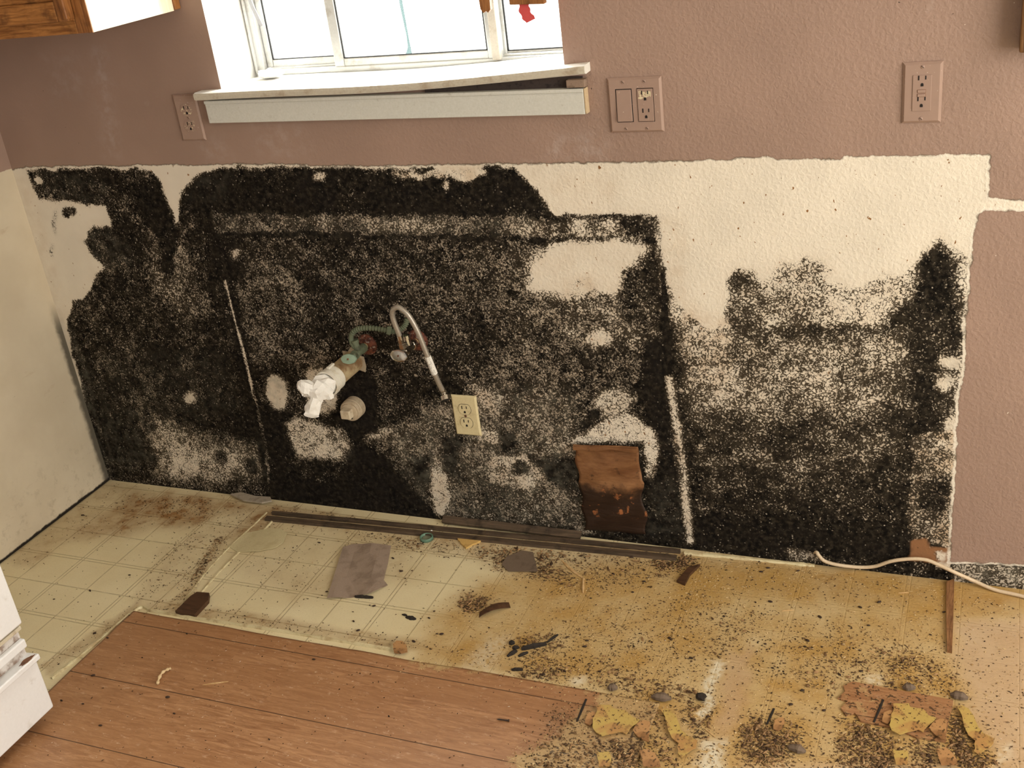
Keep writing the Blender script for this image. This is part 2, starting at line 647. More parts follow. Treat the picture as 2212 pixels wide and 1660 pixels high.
    # smoky stretch beside the right upright
    P([(1396, 740), (1436, 740), (1460, 1000), (1476, 1150), (1400, 1160), (1412, 1040), (1432, 980), (1424, 925), (1388, 880), (1384, 800)], .016, D=.88, S=.65)
    P([(1400, 1040), (1470, 1030), (1476, 1150), (1405, 1160)], .016, D=.78, S=.45, G=.2)
    f.line([(1425, 462), (1430, 560), (1440, 700), (1446, 800)], 13, feather=.005, D=1, S=.55)
    f.line([(1421, 470), (1428, 640)], 4, feather=.002, D=.55, S=.1)
    f.line([(1444, 812), (1458, 900), (1472, 1000), (1482, 1090), (1492, 1175)], 17, feather=.007, warp=False, D=.28, S=.05, T=.4)
    f.line([(1457, 930), (1466, 1040)], 14, feather=.006, D=.6, S=.45, T=.9)
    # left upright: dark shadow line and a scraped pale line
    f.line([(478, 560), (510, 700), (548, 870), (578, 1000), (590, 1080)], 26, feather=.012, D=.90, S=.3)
    f.line([(486, 606), (500, 665), (522, 745), (538, 810), (545, 845)], 4.5, feather=.002, warp=False, D=.10, S=0)
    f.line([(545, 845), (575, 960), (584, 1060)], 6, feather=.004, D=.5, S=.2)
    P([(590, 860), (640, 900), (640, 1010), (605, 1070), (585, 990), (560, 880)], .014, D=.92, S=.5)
    # round the pipes
    f.ell(598, 846, 22, 38, rot=-.18, feather=.010, D=.08, S=.0, G=.6)
    P([(664, 803), (695, 794), (722, 830), (732, 884), (694, 900), (664, 880)], .010, D=.16, S=0, G=.2)
    P([(614, 912), (650, 898), (700, 920), (738, 930), (772, 972), (770, 1002), (700, 992), (642, 984), (622, 950)], .014, D=.25, S=.0, G=.15)
    f.ell(700, 975, 24, 14, feather=.018, D=.14)
    P([(800, 930), (850, 920), (850, 945), (790, 950)], .01, D=.35)
    P([(772, 786), (815, 830), (808, 900), (816, 935), (760, 945), (724, 900), (742, 850)], .012, D=.97, S=.75)
    P([(770, 955), (830, 985), (880, 1040), (950, 1110), (930, 1128), (596, 1085), (604, 1030), (650, 1000), (740, 1012)], .018, D=.97, S=.8)
    P([(640, 990), (760, 1010), (740, 1040), (650, 1040)], .02, D=.8, S=.3)
    # dusty tan middle bottom
    P([(830, 935), (960, 890), (1080, 830), (1240, 860), (1260, 960), (1270, 1150), (960, 1120), (880, 1040)], .03, D=.52, S=.28, T=.5, G=.35)
    P([(850, 955), (900, 960), (960, 1010), (930, 1030), (870, 1000)], .02, D=.4, S=.3, G=.5)
    P([(880, 980), (930, 985), (930, 1050), (890, 1030)], .02, D=.9, S=.5)
    P([(905, 880), (1000, 870), (990, 960), (920, 930)], .02, D=.5, S=.2, G=.3)
    P([(930, 1012), (962, 1020), (976, 1080), (960, 1118), (938, 1105), (928, 1050)], .010, D=.17, S=.05, G=.1)
    P([(1018, 830), (1075, 850), (1080, 890), (1030, 890)], .020, D=.28, S=.05, T=.7)
    P([(1035, 925), (1080, 940), (1070, 965), (1036, 950)], .012, D=.22, S=.05, T=.6)
    P([(1062, 978), (1140, 984), (1182, 1032), (1148, 1062), (1064, 1042), (1050, 1010)], .010, D=.26, S=.1, T=.7)
    f.ell(1122, 1010, 18, 16, feather=.008, D=.7, S=.2, T=.5)
    P([(1140, 985), (1250, 990), (1262, 1070), (1190, 1050)], .014, D=.9, S=.4)
    P([(1160, 1040), (1250, 1050), (1262, 1140), (1180, 1130)], .02, D=.62, S=.2)
    P([(985, 1040), (1060, 1050), (1060, 1110), (985, 1100)], .02, D=.62, S=.3)
    P([(1080, 940), (1110, 930), (1120, 970), (1080, 975)], .015, D=.85, S=.5)
    P([(955, 940), (1000, 945), (990, 1030), (960, 1010)], .014, D=.88, S=.6)
    # pale ring round the brown sheet
    P([(1262, 905), (1290, 850), (1335, 835), (1372, 862), (1352, 896)], .014, D=.26, S=.12, G=.2)
    f.ell(1285, 895, 13, 12, feather=.008, D=.85, S=.5)
    P([(1238, 954), (1284, 912), (1340, 896), (1390, 906), (1418, 938), (1427, 985), (1412, 1032), (1398, 1030), (1390, 958)], .009, D=.18, S=0, T=.15)
    for k_ in 'DS':
        f.ch[k_] *= main
    # left clean bay: a few grey freckles
    f.ell(148, 458, 15, 14, feather=.006, D=.62, S=.3)
    f.ell(120, 480, 6, 30, feather=.01, D=.28, S=.2)
    f.ell(114, 540, 5, 12, feather=.008, D=.3, S=.2)
    f.ell(82, 388, 12, 8, rot=.8, feather=.005, D=.1)
    # base of the wall
    P([(960, 1120), (1300, 1165), (1500, 1185), (1500, 1200), (960, 1140)], .01, D=.9, S=.6)
    P([(1700, 1185), (1765, 1192), (1790, 1215), (1700, 1205)], .01, D=.5, S=.6)
    # a scrap of old brown paint low on the right
    m = f.mask([(1964, 1166), (2000, 1168), (2012, 1182), (2048, 1182), (2046, 1216), (1962, 1208)], .002)
    f.ch['B'] = m * (1 - f.mask([(2024, 1190), (2044, 1190), (2040, 1212), (2022, 1206)], .003))
    mm = f.mask([(2020, 1186), (2048, 1186), (2050, 1230), (2024, 1226)], .004)
    f.ch['D'] *= (1 - .8 * mm)
    f.ch['S'] *= (1 - mm)
    for pl, g_ in (([(195, 100), (225, 110), (262, 335), (228, 335)], .8), ([(540, 268), (640, 262), (690, 330), (560, 345)], .55), ([(1190, 300), (1300, 290), (1320, 345), (1180, 348)], .9),
                   ([(90, 120), (160, 110), (190, 200), (120, 220)], .4), ([(430, 300), (480, 300), (500, 345), (440, 345)], .6)):
        P(pl, .03, G=g_)
    # mauve paint: signed distance, positive on the painted side
    e = wall_pts(MAUVE_EDGE)[:, [0, 2]]
    f.ch['P'] = sdf(f.X + (f.wx - f.X) * .35, f.Y + (f.wy - f.Y) * .35, e)
    n1 = fbm(X, Z, 9, 5)
    D = f.ch['D']
    D += (n1 - .5) * .30 * np.clip(D * (1.05 - D) * 4, 0, 1)
    n2 = fbm(X, Z, 34, 45)
    D -= .13 * smooth(1.70, 1.86, X) * smooth(.0, .2, D) * (1 - smooth(.80, .95, D))
    D += (n2 - .5) * .30 * np.clip(D * (1.05 - D) * 4, 0, 1)
    return f


xs = axis(0.0, 2.62, .005, (WX0, WX1), None, (2.7, 3.0, 3.6, 4.2, 7.0))
zs = axis(0.0, 1.46, .005, (WZ0,), None, (1.6, 1.8, WZ1, 2.2, H_TOP))
me, gx, gz = grid_mesh('wall_back', xs, zs, lambda u, v: np.stack([u, np.zeros_like(u), v], 1),
                       lambda u, v: (u > WX0) & (u < WX1) & (v > WZ0) & (v < WZ1))
fw = mould_fields(gx, gz)
set_attr(me, 'mould', fw.ch['D'], fw.ch['S'], fw.ch['T'], fw.ch['P'])
set_attr(me, 'marks', fw.ch['B'], fw.ch['G'], fw.ch['B'] * 0, fw.ch['B'] * 0)

# shared wall colours
CREAM = (.75, .685, .575)
MAUVE = (.330, .224, .176)


def mauve_nodes(t, co):
    big = t.noise(co, 3.0, 3, .55)
    c = t.mix(t.step(big, .35, .7), tuple(c * .94 for c in MAUVE), tuple(c * 1.06 for c in MAUVE))
    sc = t.noise(co, 16, 5, .7)
    c = t.mix(t.math('MULTIPLY', t.step(sc, .62, .80), .35), c, (.45, .38, .34))
    sp = t.noise(co, 75, 2, .5)
    c = t.mix(t.step(sp, .765, .79), c, (.05, .03, .025))
    sp2 = t.noise(t.mapping(co, loc=(3.1, 7.7, 1.3)), 90, 2, .5)
    c = t.mix(t.step(sp2, .77, .80), c, (.75, .66, .58))
    return c


def wall_material():
    t = NT('mouldy_drywall')
    co = t.coord()
    D, S, T, P = t.attr('mould')
    B, G, _, _ = t.attr('marks')
    # the clean wallboard face
    w1 = t.noise(co, 6, 4, .6)
    cream = t.mix(t.step(w1, .3, .7), tuple(c * .95 for c in CREAM), tuple(c * 1.05 for c in CREAM))
    tanm = t.math('MULTIPLY', T, t.step(t.noise(co, 22, 4, .65), .25, .75), clamp=True)
    cream = t.mix(t.math('MULTIPLY', tanm, .8), cream, (.46, .30, .165))
    fl = t.noise(t.mapping(co, (1.0, 1, .6), (0, .5, 0)), 95, 3, .55)
    cream = t.mix(t.step(fl, .675, .70), cream, (.26, .13, .05))
    # curled speckle pattern, from fine worms to webby cells
    w = t.noise(co, 30, 2, .5, color=True)
    wv = t.vadd(co, t.vadd(w, (.014, .014, .014), 'MULTIPLY'))
    n1 = t.noise(wv, 140, 2.5, .6, .8)
    n2 = t.noise(t.mapping(wv, loc=(5.2, 1.7, 3.3)), 112, 3, .65, .6)
    b1 = t.math('MULTIPLY', t.math('ABSOLUTE', t.math('SUBTRACT', n1, .5)), 6.0, clamp=True)
    b2 = t.math('MULTIPLY', t.math('ABSOLUTE', t.math('SUBTRACT', n2, .5)), 6.0, clamp=True)
    v1 = t.math('MULTIPLY', t.vor(wv, 135, 'DISTANCE_TO_EDGE'), 2.2, clamp=True)
    v2 = t.vor(wv, 185, 'F1', out='Distance')
    curls = t.math('ADD', t.math('MULTIPLY', b1, .62), t.math('MULTIPLY', v2, .42))
    webs = t.math('SUBTRACT', 1.0, t.math('ADD', t.math('MULTIPLY', v1, .45), t.math('MULTIPLY', b2, .55)))
    k = t.step(t.math('ADD', D, t.math('MULTIPLY', t.math('SUBTRACT', t.noise(co, 11, 2), .5), .5)), .42, .72)
    xx = t.n('ShaderNodeSeparateXYZ')
    t.put(xx.inputs[0], co)
    k = t.math('MULTIPLY', k, t.step(xx.outputs[0], 1.70, 1.85, 1.0, .35))
    s = t.math('ADD', t.math('MULTIPLY', curls, k), t.math('MULTIPLY', webs, t.math('SUBTRACT', 1.0, k)))
    fine = t.math('SUBTRACT', t.noise(co, 330, 2, .6), .5)
    s = t.math('ADD', s, t.math('MULTIPLY', fine, .3))
    mid = t.math('SUBTRACT', t.noise(t.mapping(co, loc=(3.3, 4.1, 7.2)), 48, 4, .68, .5), .5)
    s = t.math('ADD', s, t.math('MULTIPLY', mid, .75))
    thr = t.math('ADD', t.math('ADD', t.math('MULTIPLY', D, .95), t.math('MULTIPLY', t.math('POWER', t.math('MAXIMUM', D, 0.0), 4.0), .25)), -1.01)
    dark = t.step(t.math('ADD', s, thr), -.10, .12)
    dark = t.math('MULTIPLY', dark, t.step(D, .02, .14))
    # inside the growth the light flecks are dirty
    up = t.step(t.noise(co, 210, 2, .5), .35, .62)
    dirty = t.mix(up, (.22, .175, .13), (.62, .54, .425))
    dirty = t.mix(t.math('MULTIPLY', tanm, .75), dirty, t.mix(up, (.12, .07, .032), (.36, .235, .13)))
    lightc = t.mix(t.step(D, .22, .70), cream, dirty)
    blk = t.mix(t.step(t.noise(co, 75, 5, .7), .42, .70), (.0045, .004, .0036), (.050, .041, .029))
    blk = t.mix(t.math('MULTIPLY', t.math('SUBTRACT', 1.0, t.step(D, .3, .72)), .55), blk, (.11, .085, .055))
    col = t.mix(dark, lightc, blk)
    # pale grains sitting on the growth, and a brownish bloom that ties the speckle together
    vd = t.n('ShaderNodeTexVoronoi')
    t.put(vd.inputs['Vector'], wv)
    vd.inputs['Scale'].default_value = 150
    rs_ = t.n('ShaderNodeSeparateColor')
    t.put(rs_.inputs[0], vd.outputs['Color'])
    grains = t.math('MULTIPLY', t.step(vd.outputs['Distance'], .34, .20), t.step(rs_.outputs[0], .70, .84))
    grains = t.math('MULTIPLY', grains, t.step(D, 1.02, .80))
    col = t.mix(t.math('MULTIPLY', grains, t.step(D, .3, .55)), col, t.mix(t.math('POWER', rs_.outputs[1], 2.0), (.11, .09, .066), (.55, .48, .385)))
    hz = t.math('MULTIPLY', t.step(t.noise(co, 19, 5, .68), .38, .70), t.step(D, .35, .7))
    col = t.mix(t.math('MULTIPLY', hz, .50), col, (.024, .019, .013))
    # smoky black bloom and grey dust
    sm = t.math('MULTIPLY', S, t.step(t.noise(co, 26, 4, .62), .25, .72), clamp=True)
    smc = t.mix(t.noise(co, 14, 3), (.004, .004, .005), (.024, .020, .017))
    col = t.mix(t.math('MULTIPLY', sm, .86), col, smc)
    gm = t.math('MULTIPLY', G, t.step(t.noise(co, 34, 4, .65), .38, .72), clamp=True)
    col = t.mix(t.math('MULTIPLY', gm, .75), col, (.21, .20, .155))
    # old brown paint scrap
    col = t.mix(t.math('MULTIPLY', B, t.step(t.noise(co, 60, 3), .28, .34)), col, (.27, .135, .065))
    # torn paper / plaster along the edge of the paint, then the paint itself
    ed = t.math('ADD', P, t.math('MULTIPLY', t.math('SUBTRACT', t.noise(co, 65, 4, .65), .5), .014))
    xyz = t.n('ShaderNodeSeparateXYZ')
    t.put(xyz.inputs[0], co)
    right = t.math('MULTIPLY', t.step(xyz.outputs[0], 1.55, 2.35, .25, 1.0), t.step(t.noise(co, 24, 3), .30, .58))
    torn = t.math('MULTIPLY', t.step(ed, -.0075, -.004), right)
    col = t.mix(torn, col, (.78, .72, .62))
    line = t.math('MULTIPLY', t.step(ed, -.0035, -.0005), t.math('SUBTRACT', 1.0, t.step(ed, .0005, .003)))
    paint = t.step(ed, -.0006, .0006)
    mv = mauve_nodes(t, co)
    mv = t.mix(t.math('MULTIPLY', gm, .45), mv, (.50, .43, .40))
    col = t.mix(paint, col, mv)
    col = t.mix(t.math('MULTIPLY', line, t.math('SUBTRACT', .75, t.math('MULTIPLY', right, .6))), col, (.10, .075, .05))
    # relief: orange-peel texture, thicker paint layer, crusty growth
    peel = t.math('MULTIPLY', t.step(t.noise(co, 125, 3, .5, .4), .35, .70), t.step(xyz.outputs[0], .7, 1.9, .15, 1.0))
    h = t.math('ADD', t.math('MULTIPLY', peel, t.math('SUBTRACT', 1.0, t.math('MULTIPLY', D, .7))), t.math('MULTIPLY', paint, .9))
    h = t.math('ADD', h, t.math('MULTIPLY', torn, .7))
    h = t.math('ADD', h, t.math('MULTIPLY', dark, .35))
    nrm = t.bump(h, .38, .0016)
    rough = t.mix(paint, (.85, .85, .85), (.50, .50, .50))
    sp_ = t.math('ADD', .03, t.math('MULTIPLY', paint, .25))
    return t.done(col, rough, 0.0, nrm, sp_)


wall = link_mesh('wall_back', me, wall_material())
wall['kind'] = 'structure'


# ------------------------------------------------------------------ left wall: mauve above, bare and dirty below
def leftwall_material():
    t = NT('left_wall_paint')
    co = t.coord()
    xyz = t.n('ShaderNodeSeparateXYZ')
    t.put(xyz.inputs[0], co)
    z = xyz.outputs[2]
    y = xyz.outputs[1]
    w1 = t.noise(co, 4, 4, .6)
    c = t.mix(t.step(w1, .3, .7), (.56, .475, .345), (.64, .555, .415))
    st = t.noise(t.mapping(co, (1, .5, 1.6)), 9, 5, .7)
    c = t.mix(t.math('MULTIPLY', t.step(st, .60, .74), .45), c, (.38, .25, .14))
    sp = t.noise(t.mapping(co, (1, 1, 2.2), (.5, 0, 0)), 42, 4, .6)
    c = t.mix(t.step(sp, .70, .76), c, (.16, .11, .06))
    # grime low down and mould creeping out of the corner
    low = t.math('MULTIPLY', t.step(z, .30, .0), t.step(t.noise(co, 28, 5, .7), .52, .66))
    c = t.mix(t.math('MULTIPLY', low, .30), c, (.24, .18, .11))
    cor = t.math('MULTIPLY', t.step(t.math('ADD', y, t.math('MULTIPLY', t.noise(co, 40, 3), .02)), -.022, -.002), t.step(z, .62, .50))
    c = t.mix(t.math('MULTIPLY', cor, .85), c, (.03, .027, .02))
    # black run of dirt along the floor
    fl = t.math('ADD', z, t.math('MULTIPLY', t.math('SUBTRACT', t.noise(co, 45, 3), .5), .012))
    c = t.mix(t.step(fl, .013, .007), c, (.015, .011, .008))
    ed = t.math('ADD', z, t.math('MULTIPLY', t.math('SUBTRACT', t.noise(co, 60, 3), .5), .008))
    pm = t.step(ed, .992, .994)
    c = t.mix(pm, c, mauve_nodes(t, co))
    h = t.math('ADD', t.math('MULTIPLY', t.noise(co, 110, 3), .4), t.math('MULTIPLY', pm, .8))
    return t.done(c, .6, 0, t.bump(h, .4, .0015), .3)


bm = bmesh.new()
box(bm, (-.1, -3.4, 0), (0, 0, H_TOP))
o = obj('wall_left', bm, leftwall_material(), origin=(0, 0, 0))
o['kind'] = 'structure'
bm = bmesh.new()
box(bm, (-.1, -3.4, H_TOP), (7.0, 0.0, H_TOP + .1))
ceil_m = grimy('ceiling_paint', (.75, .70, .62), .8)
o = obj('ceiling', bm, ceil_m)
o['kind'] = 'structure'

# ------------------------------------------------------------------ floor: vinyl sheet, laminate over it
LAM_Y = -.557
LAM_X0 = .552
LAM_X1 = 1.912


def floor_fields(X, Y):
    f = Field(X, Y, lambda p: floor_pts(p)[:, :2], warp=.010)
    P = f.put
    for k in ('R', 'G', 'B', 'W', 'K'):
        f.get(k)
    # R brown staining, G yellow dust, B dark crumbs, W pale bare, K pink-beige bare board
    P([(100, 1150), (228, 1050), (420, 1070), (600, 1092), (760, 1130), (620, 1180), (520, 1170), (430, 1140), (330, 1142), (240, 1160), (150, 1165)], .05, R=.95)
    P([(0, 1200), (240, 1042), (300, 1060), (60, 1230)], .03, R=.5)
    P([(580, 1090), (960, 1150), (1480, 1190), (1480, 1215), (960, 1175), (580, 1120)], .02, R=.9, B=.25)
    P([(600, 1130), (900, 1150), (900, 1250), (640, 1300), (540, 1250)], .06, R=.35, B=.05)
    P([(100, 1460), (310, 1315), (880, 1405), (1160, 1470), (1150, 1440), (880, 1380), (310, 1290), (90, 1440)], .012, R=.6, B=.14)
    P([(300, 1080), (440, 1075), (470, 1110), (360, 1120)], .02, R=1.0, B=.35)
    P([(430, 1110), (520, 1110), (510, 1150), (450, 1145)], .015, R=.9, B=.2)
    P([(350, 1190), (470, 1110), (560, 1100), (420, 1250), (310, 1340), (290, 1310)], .03, R=.35, B=.12)
    P([(470, 1160), (500, 1160), (400, 1300), (370, 1300)], .01, R=.6, B=.5)
    P([(480, 1190), (620, 1120), (760, 1180), (700, 1240), (520, 1230)], .05, R=.22, B=.06)
    P([(760, 1150), (1500, 1210), (1530, 1235), (1400, 1262), (1250, 1290), (1100, 1240), (1000, 1200), (880, 1190)], .03, R=.55, B=.45)
    P([(1040, 1180), (1180, 1200), (1180, 1240), (1100, 1240)], .025, R=.75, B=.75)
    P([(1400, 1190), (1480, 1200), (1500, 1230), (1420, 1230)], .015, R=.6, B=.8)
    # yellow dust thickening to the right
    P([(880, 1440), (930, 1340), (1040, 1260), (1200, 1230), (1480, 1200), (2320, 1262), (2320, 1700), (1040, 1700), (1180, 1600), (1290, 1505), (1150, 1470)], .06, G=.85)
    P([(1480, 1195), (2320, 1275), (2320, 1330), (1900, 1300), (1600, 1270), (1480, 1250)], .04, R=.95)
    P([(1400, 1300), (1500, 1290), (2050, 1400), (2050, 1500), (1560, 1470), (1100, 1460), (1150, 1370)], .04, B=.34)
    P([(1100, 1400), (1400, 1440), (1560, 1480), (1530, 1540), (1380, 1520), (1130, 1460)], .03, B=.5)
    P([(1760, 1400), (2080, 1420), (2130, 1540), (2080, 1560), (1950, 1500), (1740, 1480)], .03, B=.5)
    f.ell(1026, 1300, 40, 22, feather=.02, B=.8, R=.7)
    f.ell(1160, 1393, 60, 22, feather=.02, B=.6)
    # dirty drifts and holes at the bottom
    P([(1190, 1560), (1265, 1545), (1300, 1600), (1280, 1700), (1180, 1700)], .045, B=.85, R=.9)
    P([(1400, 1530), (1440, 1540), (1480, 1640), (1440, 1660), (1395, 1600)], .03, B=.95, R=1.0)
    P([(1180, 1540), (1500, 1530), (1560, 1700), (1120, 1700)], .06, B=.45, R=.6)
    P([(1580, 1560), (1740, 1550), (1760, 1660), (1580, 1660)], .05, B=.4, R=.5)
    P([(1800, 1550), (2150, 1540), (2190, 1700), (1780, 1700)], .06, B=.45, R=.6)
    P([(1300, 1600), (1400, 1590), (1400, 1700), (1300, 1700)], .04, B=.6, R=.5)
    P([(1480, 1520), (1560, 1540), (1530, 1620), (1480, 1600)], .02, B=.6, R=.3)
    P([(1600, 1560), (1700, 1540), (1740, 1600), (1700, 1640), (1620, 1640)], .04, B=.8, R=.9)
    P([(1830, 1560), (1900, 1545), (1945, 1600), (1930, 1700), (1830, 1700)], .045, B=.85, R=.9)
    P([(2040, 1530), (2085, 1550), (2130, 1640), (2080, 1660), (2038, 1610)], .03, B=.95, R=1.0)
    P([(1940, 1600), (2040, 1590), (2040, 1700), (1940, 1700)], .02, B=.6, R=.3)
    P([(2110, 1540), (2160, 1600), (2170, 1640), (2120, 1640)], .02, B=.5, R=.2)
    # clean stretches
    P([(1570, 1410), (1630, 1400), (1600, 1560), (1560, 1600), (1548, 1560)], .02, B=.05, K=.6)
    P([(1650, 1330), (1720, 1330), (1700, 1380), (1640, 1380)], .03, B=.05)
    P([(2062, 1345), (2320, 1330), (2320, 1700), (2190, 1700), (2100, 1540), (2070, 1430)], .03, B=.06, K=.75, G=.6)
    P([(1560, 1690), (1600, 1650), (2320, 1655), (2320, 1720), (1560, 1720)], .02, K=.7)
    P([(1545, 1425), (1568, 1425), (1530, 1535), (1508, 1560), (1500, 1540)], .006, W=.9, B=.1)
    f.ell(1250, 1474, 20, 10, feather=.012, W=.8, B=.1)
    f.ell(1890, 1472, 20, 9, feather=.012, W=.8, B=.1)
    P([(1520, 1600), (1570, 1600), (1560, 1700), (1490, 1700), (1500, 1660)], .015, W=.9, B=.25)
    P([(2160, 1630), (2175, 1610), (2180, 1640), (2150, 1660)], .012, W=.8)
    P([(1000, 1440), (1060, 1380), (1100, 1380), (1060, 1450)], .03, W=.5)
    n = fbm(X, Y, 11, 8)
    f.ch['B'] *= .45 + 1.1 * n
    f.ch['R'] *= .55 + .9 * fbm(X, Y, 22, 21)
    f.ch['G'] *= .6 + .8 * fbm(X, Y, 16, 33)
    return f


def vinyl_material():
    t = NT('sheet_vinyl')
    co = t.coord()
    R, G, B, W = t.attr('dirt')
    K, _, _, _ = t.attr('dirtb')
    xyz = t.n('ShaderNodeSeparateXYZ')
    t.put(xyz.inputs[0], t.vadd(co, t.vadd(t.noise(co, 3, 2, color=True), (.004, .004, 0), 'MULTIPLY')))
    base = t.mix(t.step(t.noise(co, 5, 4, .6), .3, .7), (.73, .63, .385), (.79, .70, .455))
    base = t.mix(t.math('MULTIPLY', t.step(t.noise(co, 240, 2), .45, .7), .12), base, (.45, .36, .2))

    def lines(v, off, per, w):
        a = t.math('MODULO', t.math('ADD', v, off), per)
        a = t.math('ABSOLUTE', t.math('SUBTRACT', a, per / 2))
        return t.step(a, w, w * .4)
    g = lines(xyz.outputs[0], 2.36 + .005, .236, .0022)
    for off in (2.36 + .118 - .004, 2.36 + .118 + .006):
        g = t.math('MAXIMUM', g, lines(xyz.outputs[0], off, .236, .0020))
    g = t.math('MAXIMUM', g, lines(xyz.outputs[1], 2.36 + .265 + .118, .236, .0022))
    for off in (2.36 + .384 - .005 + .118, 2.36 + .384 + .005 + .118):
        g = t.math('MAXIMUM', g, lines(xyz.outputs[1], off, .236, .0020))
    g = t.math('MULTIPLY', g, t.step(t.noise(co, 40, 3), .25, .55, .4, 1.0))
    base = t.mix(t.math('MULTIPLY', g, t.math('MULTIPLY_ADD', G, -.50, .55)), base, (.30, .235, .11))
    # overall brown freckles and stains
    st = t.step(t.noise(co, 26, 5, .7), .42, .68)
    c = t.mix(t.math('MULTIPLY', R, t.step(st, 0, 1, .62, 1.0), clamp=True), base, t.mix(t.noise(co, 50, 3), (.19, .085, .028), (.42, .245, .095)))
    yd = t.mix(t.noise(co, 160, 3, .7), (.33, .185, .050), (.60, .395, .135))
    c = t.mix(t.math('MULTIPLY', G, t.step(t.noise(co, 9, 3), .2, .6, .75, 1.0), clamp=True), c, yd)
    c = t.mix(t.math('MULTIPLY', K, .85, clamp=True), c, t.mix(t.noise(t.mapping(co, (.4, 3, 1)), 60, 4), (.50, .34, .21), (.58, .42, .285)))
    c = t.mix(t.math('MULTIPLY', W, t.step(t.noise(co, 60, 4), .3, .55), clamp=True), c, (.72, .66, .50))
    sp = t.noise(t.mapping(co, (1, 1.4, 1)), 120, 3, .55)
    thr = t.step(B, 0, 1, .735, .47)
    dk = t.math('GREATER_THAN', sp, thr)
    c = t.mix(t.math('MULTIPLY', dk, .85), c, (.055, .035, .018))
    far = t.step(t.noise(co, 70, 3, .6), .74, .77)
    c = t.mix(far, c, (.12, .07, .03))
    h = t.math('ADD', t.math('MULTIPLY', sp, G), t.math('MULTIPLY', g, -.35))
    return t.done(c, .55, 0, t.bump(h, .6, .0022), .35)


def laminate_material():
    t = NT('laminate_planks')
    co = t.coord()
    R, G, B, W = t.attr('dirt')
    K, _, _, _ = t.attr('dirtb')
    xyz = t.n('ShaderNodeSeparateXYZ')
    t.put(xyz.inputs[0], co)
    x, y = xyz.outputs[0], xyz.outputs[1]
    # three printed strips to a 19 cm board, staggered joints
    row = t.math('FLOOR', t.math('DIVIDE', t.math('ADD', y, 4.597), .0655))
    rnd = t.n('ShaderNodeTexWhiteNoise', noise_dimensions='1D')
    t.put(rnd.inputs['W'], row)
    xo = t.math('ADD', x, t.math('MULTIPLY', rnd.outputs['Value'], 5.0))
    seg = t.math('FLOOR', t.math('DIVIDE', xo, .42))
    rnd2 = t.n('ShaderNodeTexWhiteNoise', noise_dimensions='2D')
    cb = t.n('ShaderNodeCombineXYZ')
    t.put(cb.inputs[0], row)
    t.put(cb.inputs[1], seg)
    t.put(rnd2.inputs['Vector'], cb.outputs[0])
    off = t.vadd(t.mapping(co, (1, 9, 1)), t.vadd(rnd2.outputs['Color'], (7, 7, 7), 'MULTIPLY'))
    gr = t.noise(off, 9, 6, .68, 1.4)
    fine = t.noise(t.mapping(co, (4, 90, 1)), 12, 3, .6)
    c = t.mix(t.step(gr, .28, .72), (.27, .122, .050), (.495, .27, .130))
    c = t.mix(t.math('MULTIPLY', rnd2.outputs['Value'], .6), c, (.34, .165, .070))
    c = t.mix(t.math('MULTIPLY', t.step(fine, .52, .70), .5), c, (.17, .072, .028))
    # scratches and pale dust
    sc = t.noise(t.mapping(co, (1.0, 2.6, 1), (0, 0, .55)), 34, 5, .72)
    c = t.mix(t.math('MULTIPLY', t.step(sc, .56, .72), .5), c, (.62, .42, .27))
    pa = t.step(t.noise(co, 130, 2), .72, .76)
    c = t.mix(t.math('MULTIPLY', pa, .7), c, (.62, .47, .32))
    # board joints
    a = t.math('MODULO', t.math('ADD', y, 3.8 + .601 + .095), .19)
    a = t.math('ABSOLUTE', t.math('SUBTRACT', a, .095))
    jn = t.step(a, .0016, .0006)
    c = t.mix(t.math('MULTIPLY', jn, .85), c, (.045, .02, .01))
    yd = t.mix(t.noise(co, 190, 3, .7), (.36, .225, .085), (.70, .53, .26))
    gd = t.step(t.math('ADD', G, t.math('MULTIPLY', t.math('SUBTRACT', t.noise(co, 38, 5, .7), .5), 1.1)), .38, .62)
    c = t.mix(t.math('MULTIPLY', gd, .85), c, yd)
    c = t.mix(t.math('MULTIPLY', R, .5, clamp=True), c, (.22, .12, .055))
    sp = t.noise(t.mapping(co, (1, 1.4, 1)), 120, 3, .55)
    dk = t.math('GREATER_THAN', sp, t.step(B, 0, 1, .745, .47))
    c = t.mix(t.math('MULTIPLY', dk, .85), c, (.05, .03, .016))
    h = t.math('ADD', t.math('MULTIPLY', jn, -1.0), t.math('MULTIPLY', sp, gd))
    return t.done(c, .42, 0, t.bump(h, .5, .0015), .4)


floor_root = empty('floor', (0, 0, 0), kind='structure')
xs = axis(0.0, 2.66, .006, (), None, (2.8, 3.2, 4.2, 7.0))
ys = axis(-1.14, 0.0, .006, (), (-3.4, -2.4, -1.6, -1.25), None)
me, gx, gy = grid_mesh('vinyl_sheet', xs, ys, lambda u, v: np.stack([u, v, np.zeros_like(u)], 1))
FF = floor_fields(gx, gy)
set_attr(me, 'dirt', FF.ch['R'], FF.ch['G'], FF.ch['B'], FF.ch['W'])
set_attr(me, 'dirtb', FF.ch['K'], FF.ch['K'] * 0, FF.ch['K'] * 0, FF.ch['K'] * 0)
vinyl = link_mesh('vinyl_sheet', me, vinyl_material(), floor_root)

# laminate slab 6 mm proud of the vinyl, with a slightly ragged front edge
LAM_T = .006
xs = axis(LAM_X0, LAM_X1, .006, (), None, None)
ys = axis(-1.14, LAM_Y, .006, (), (-3.4, -2.4, -1.6, -1.25), None)


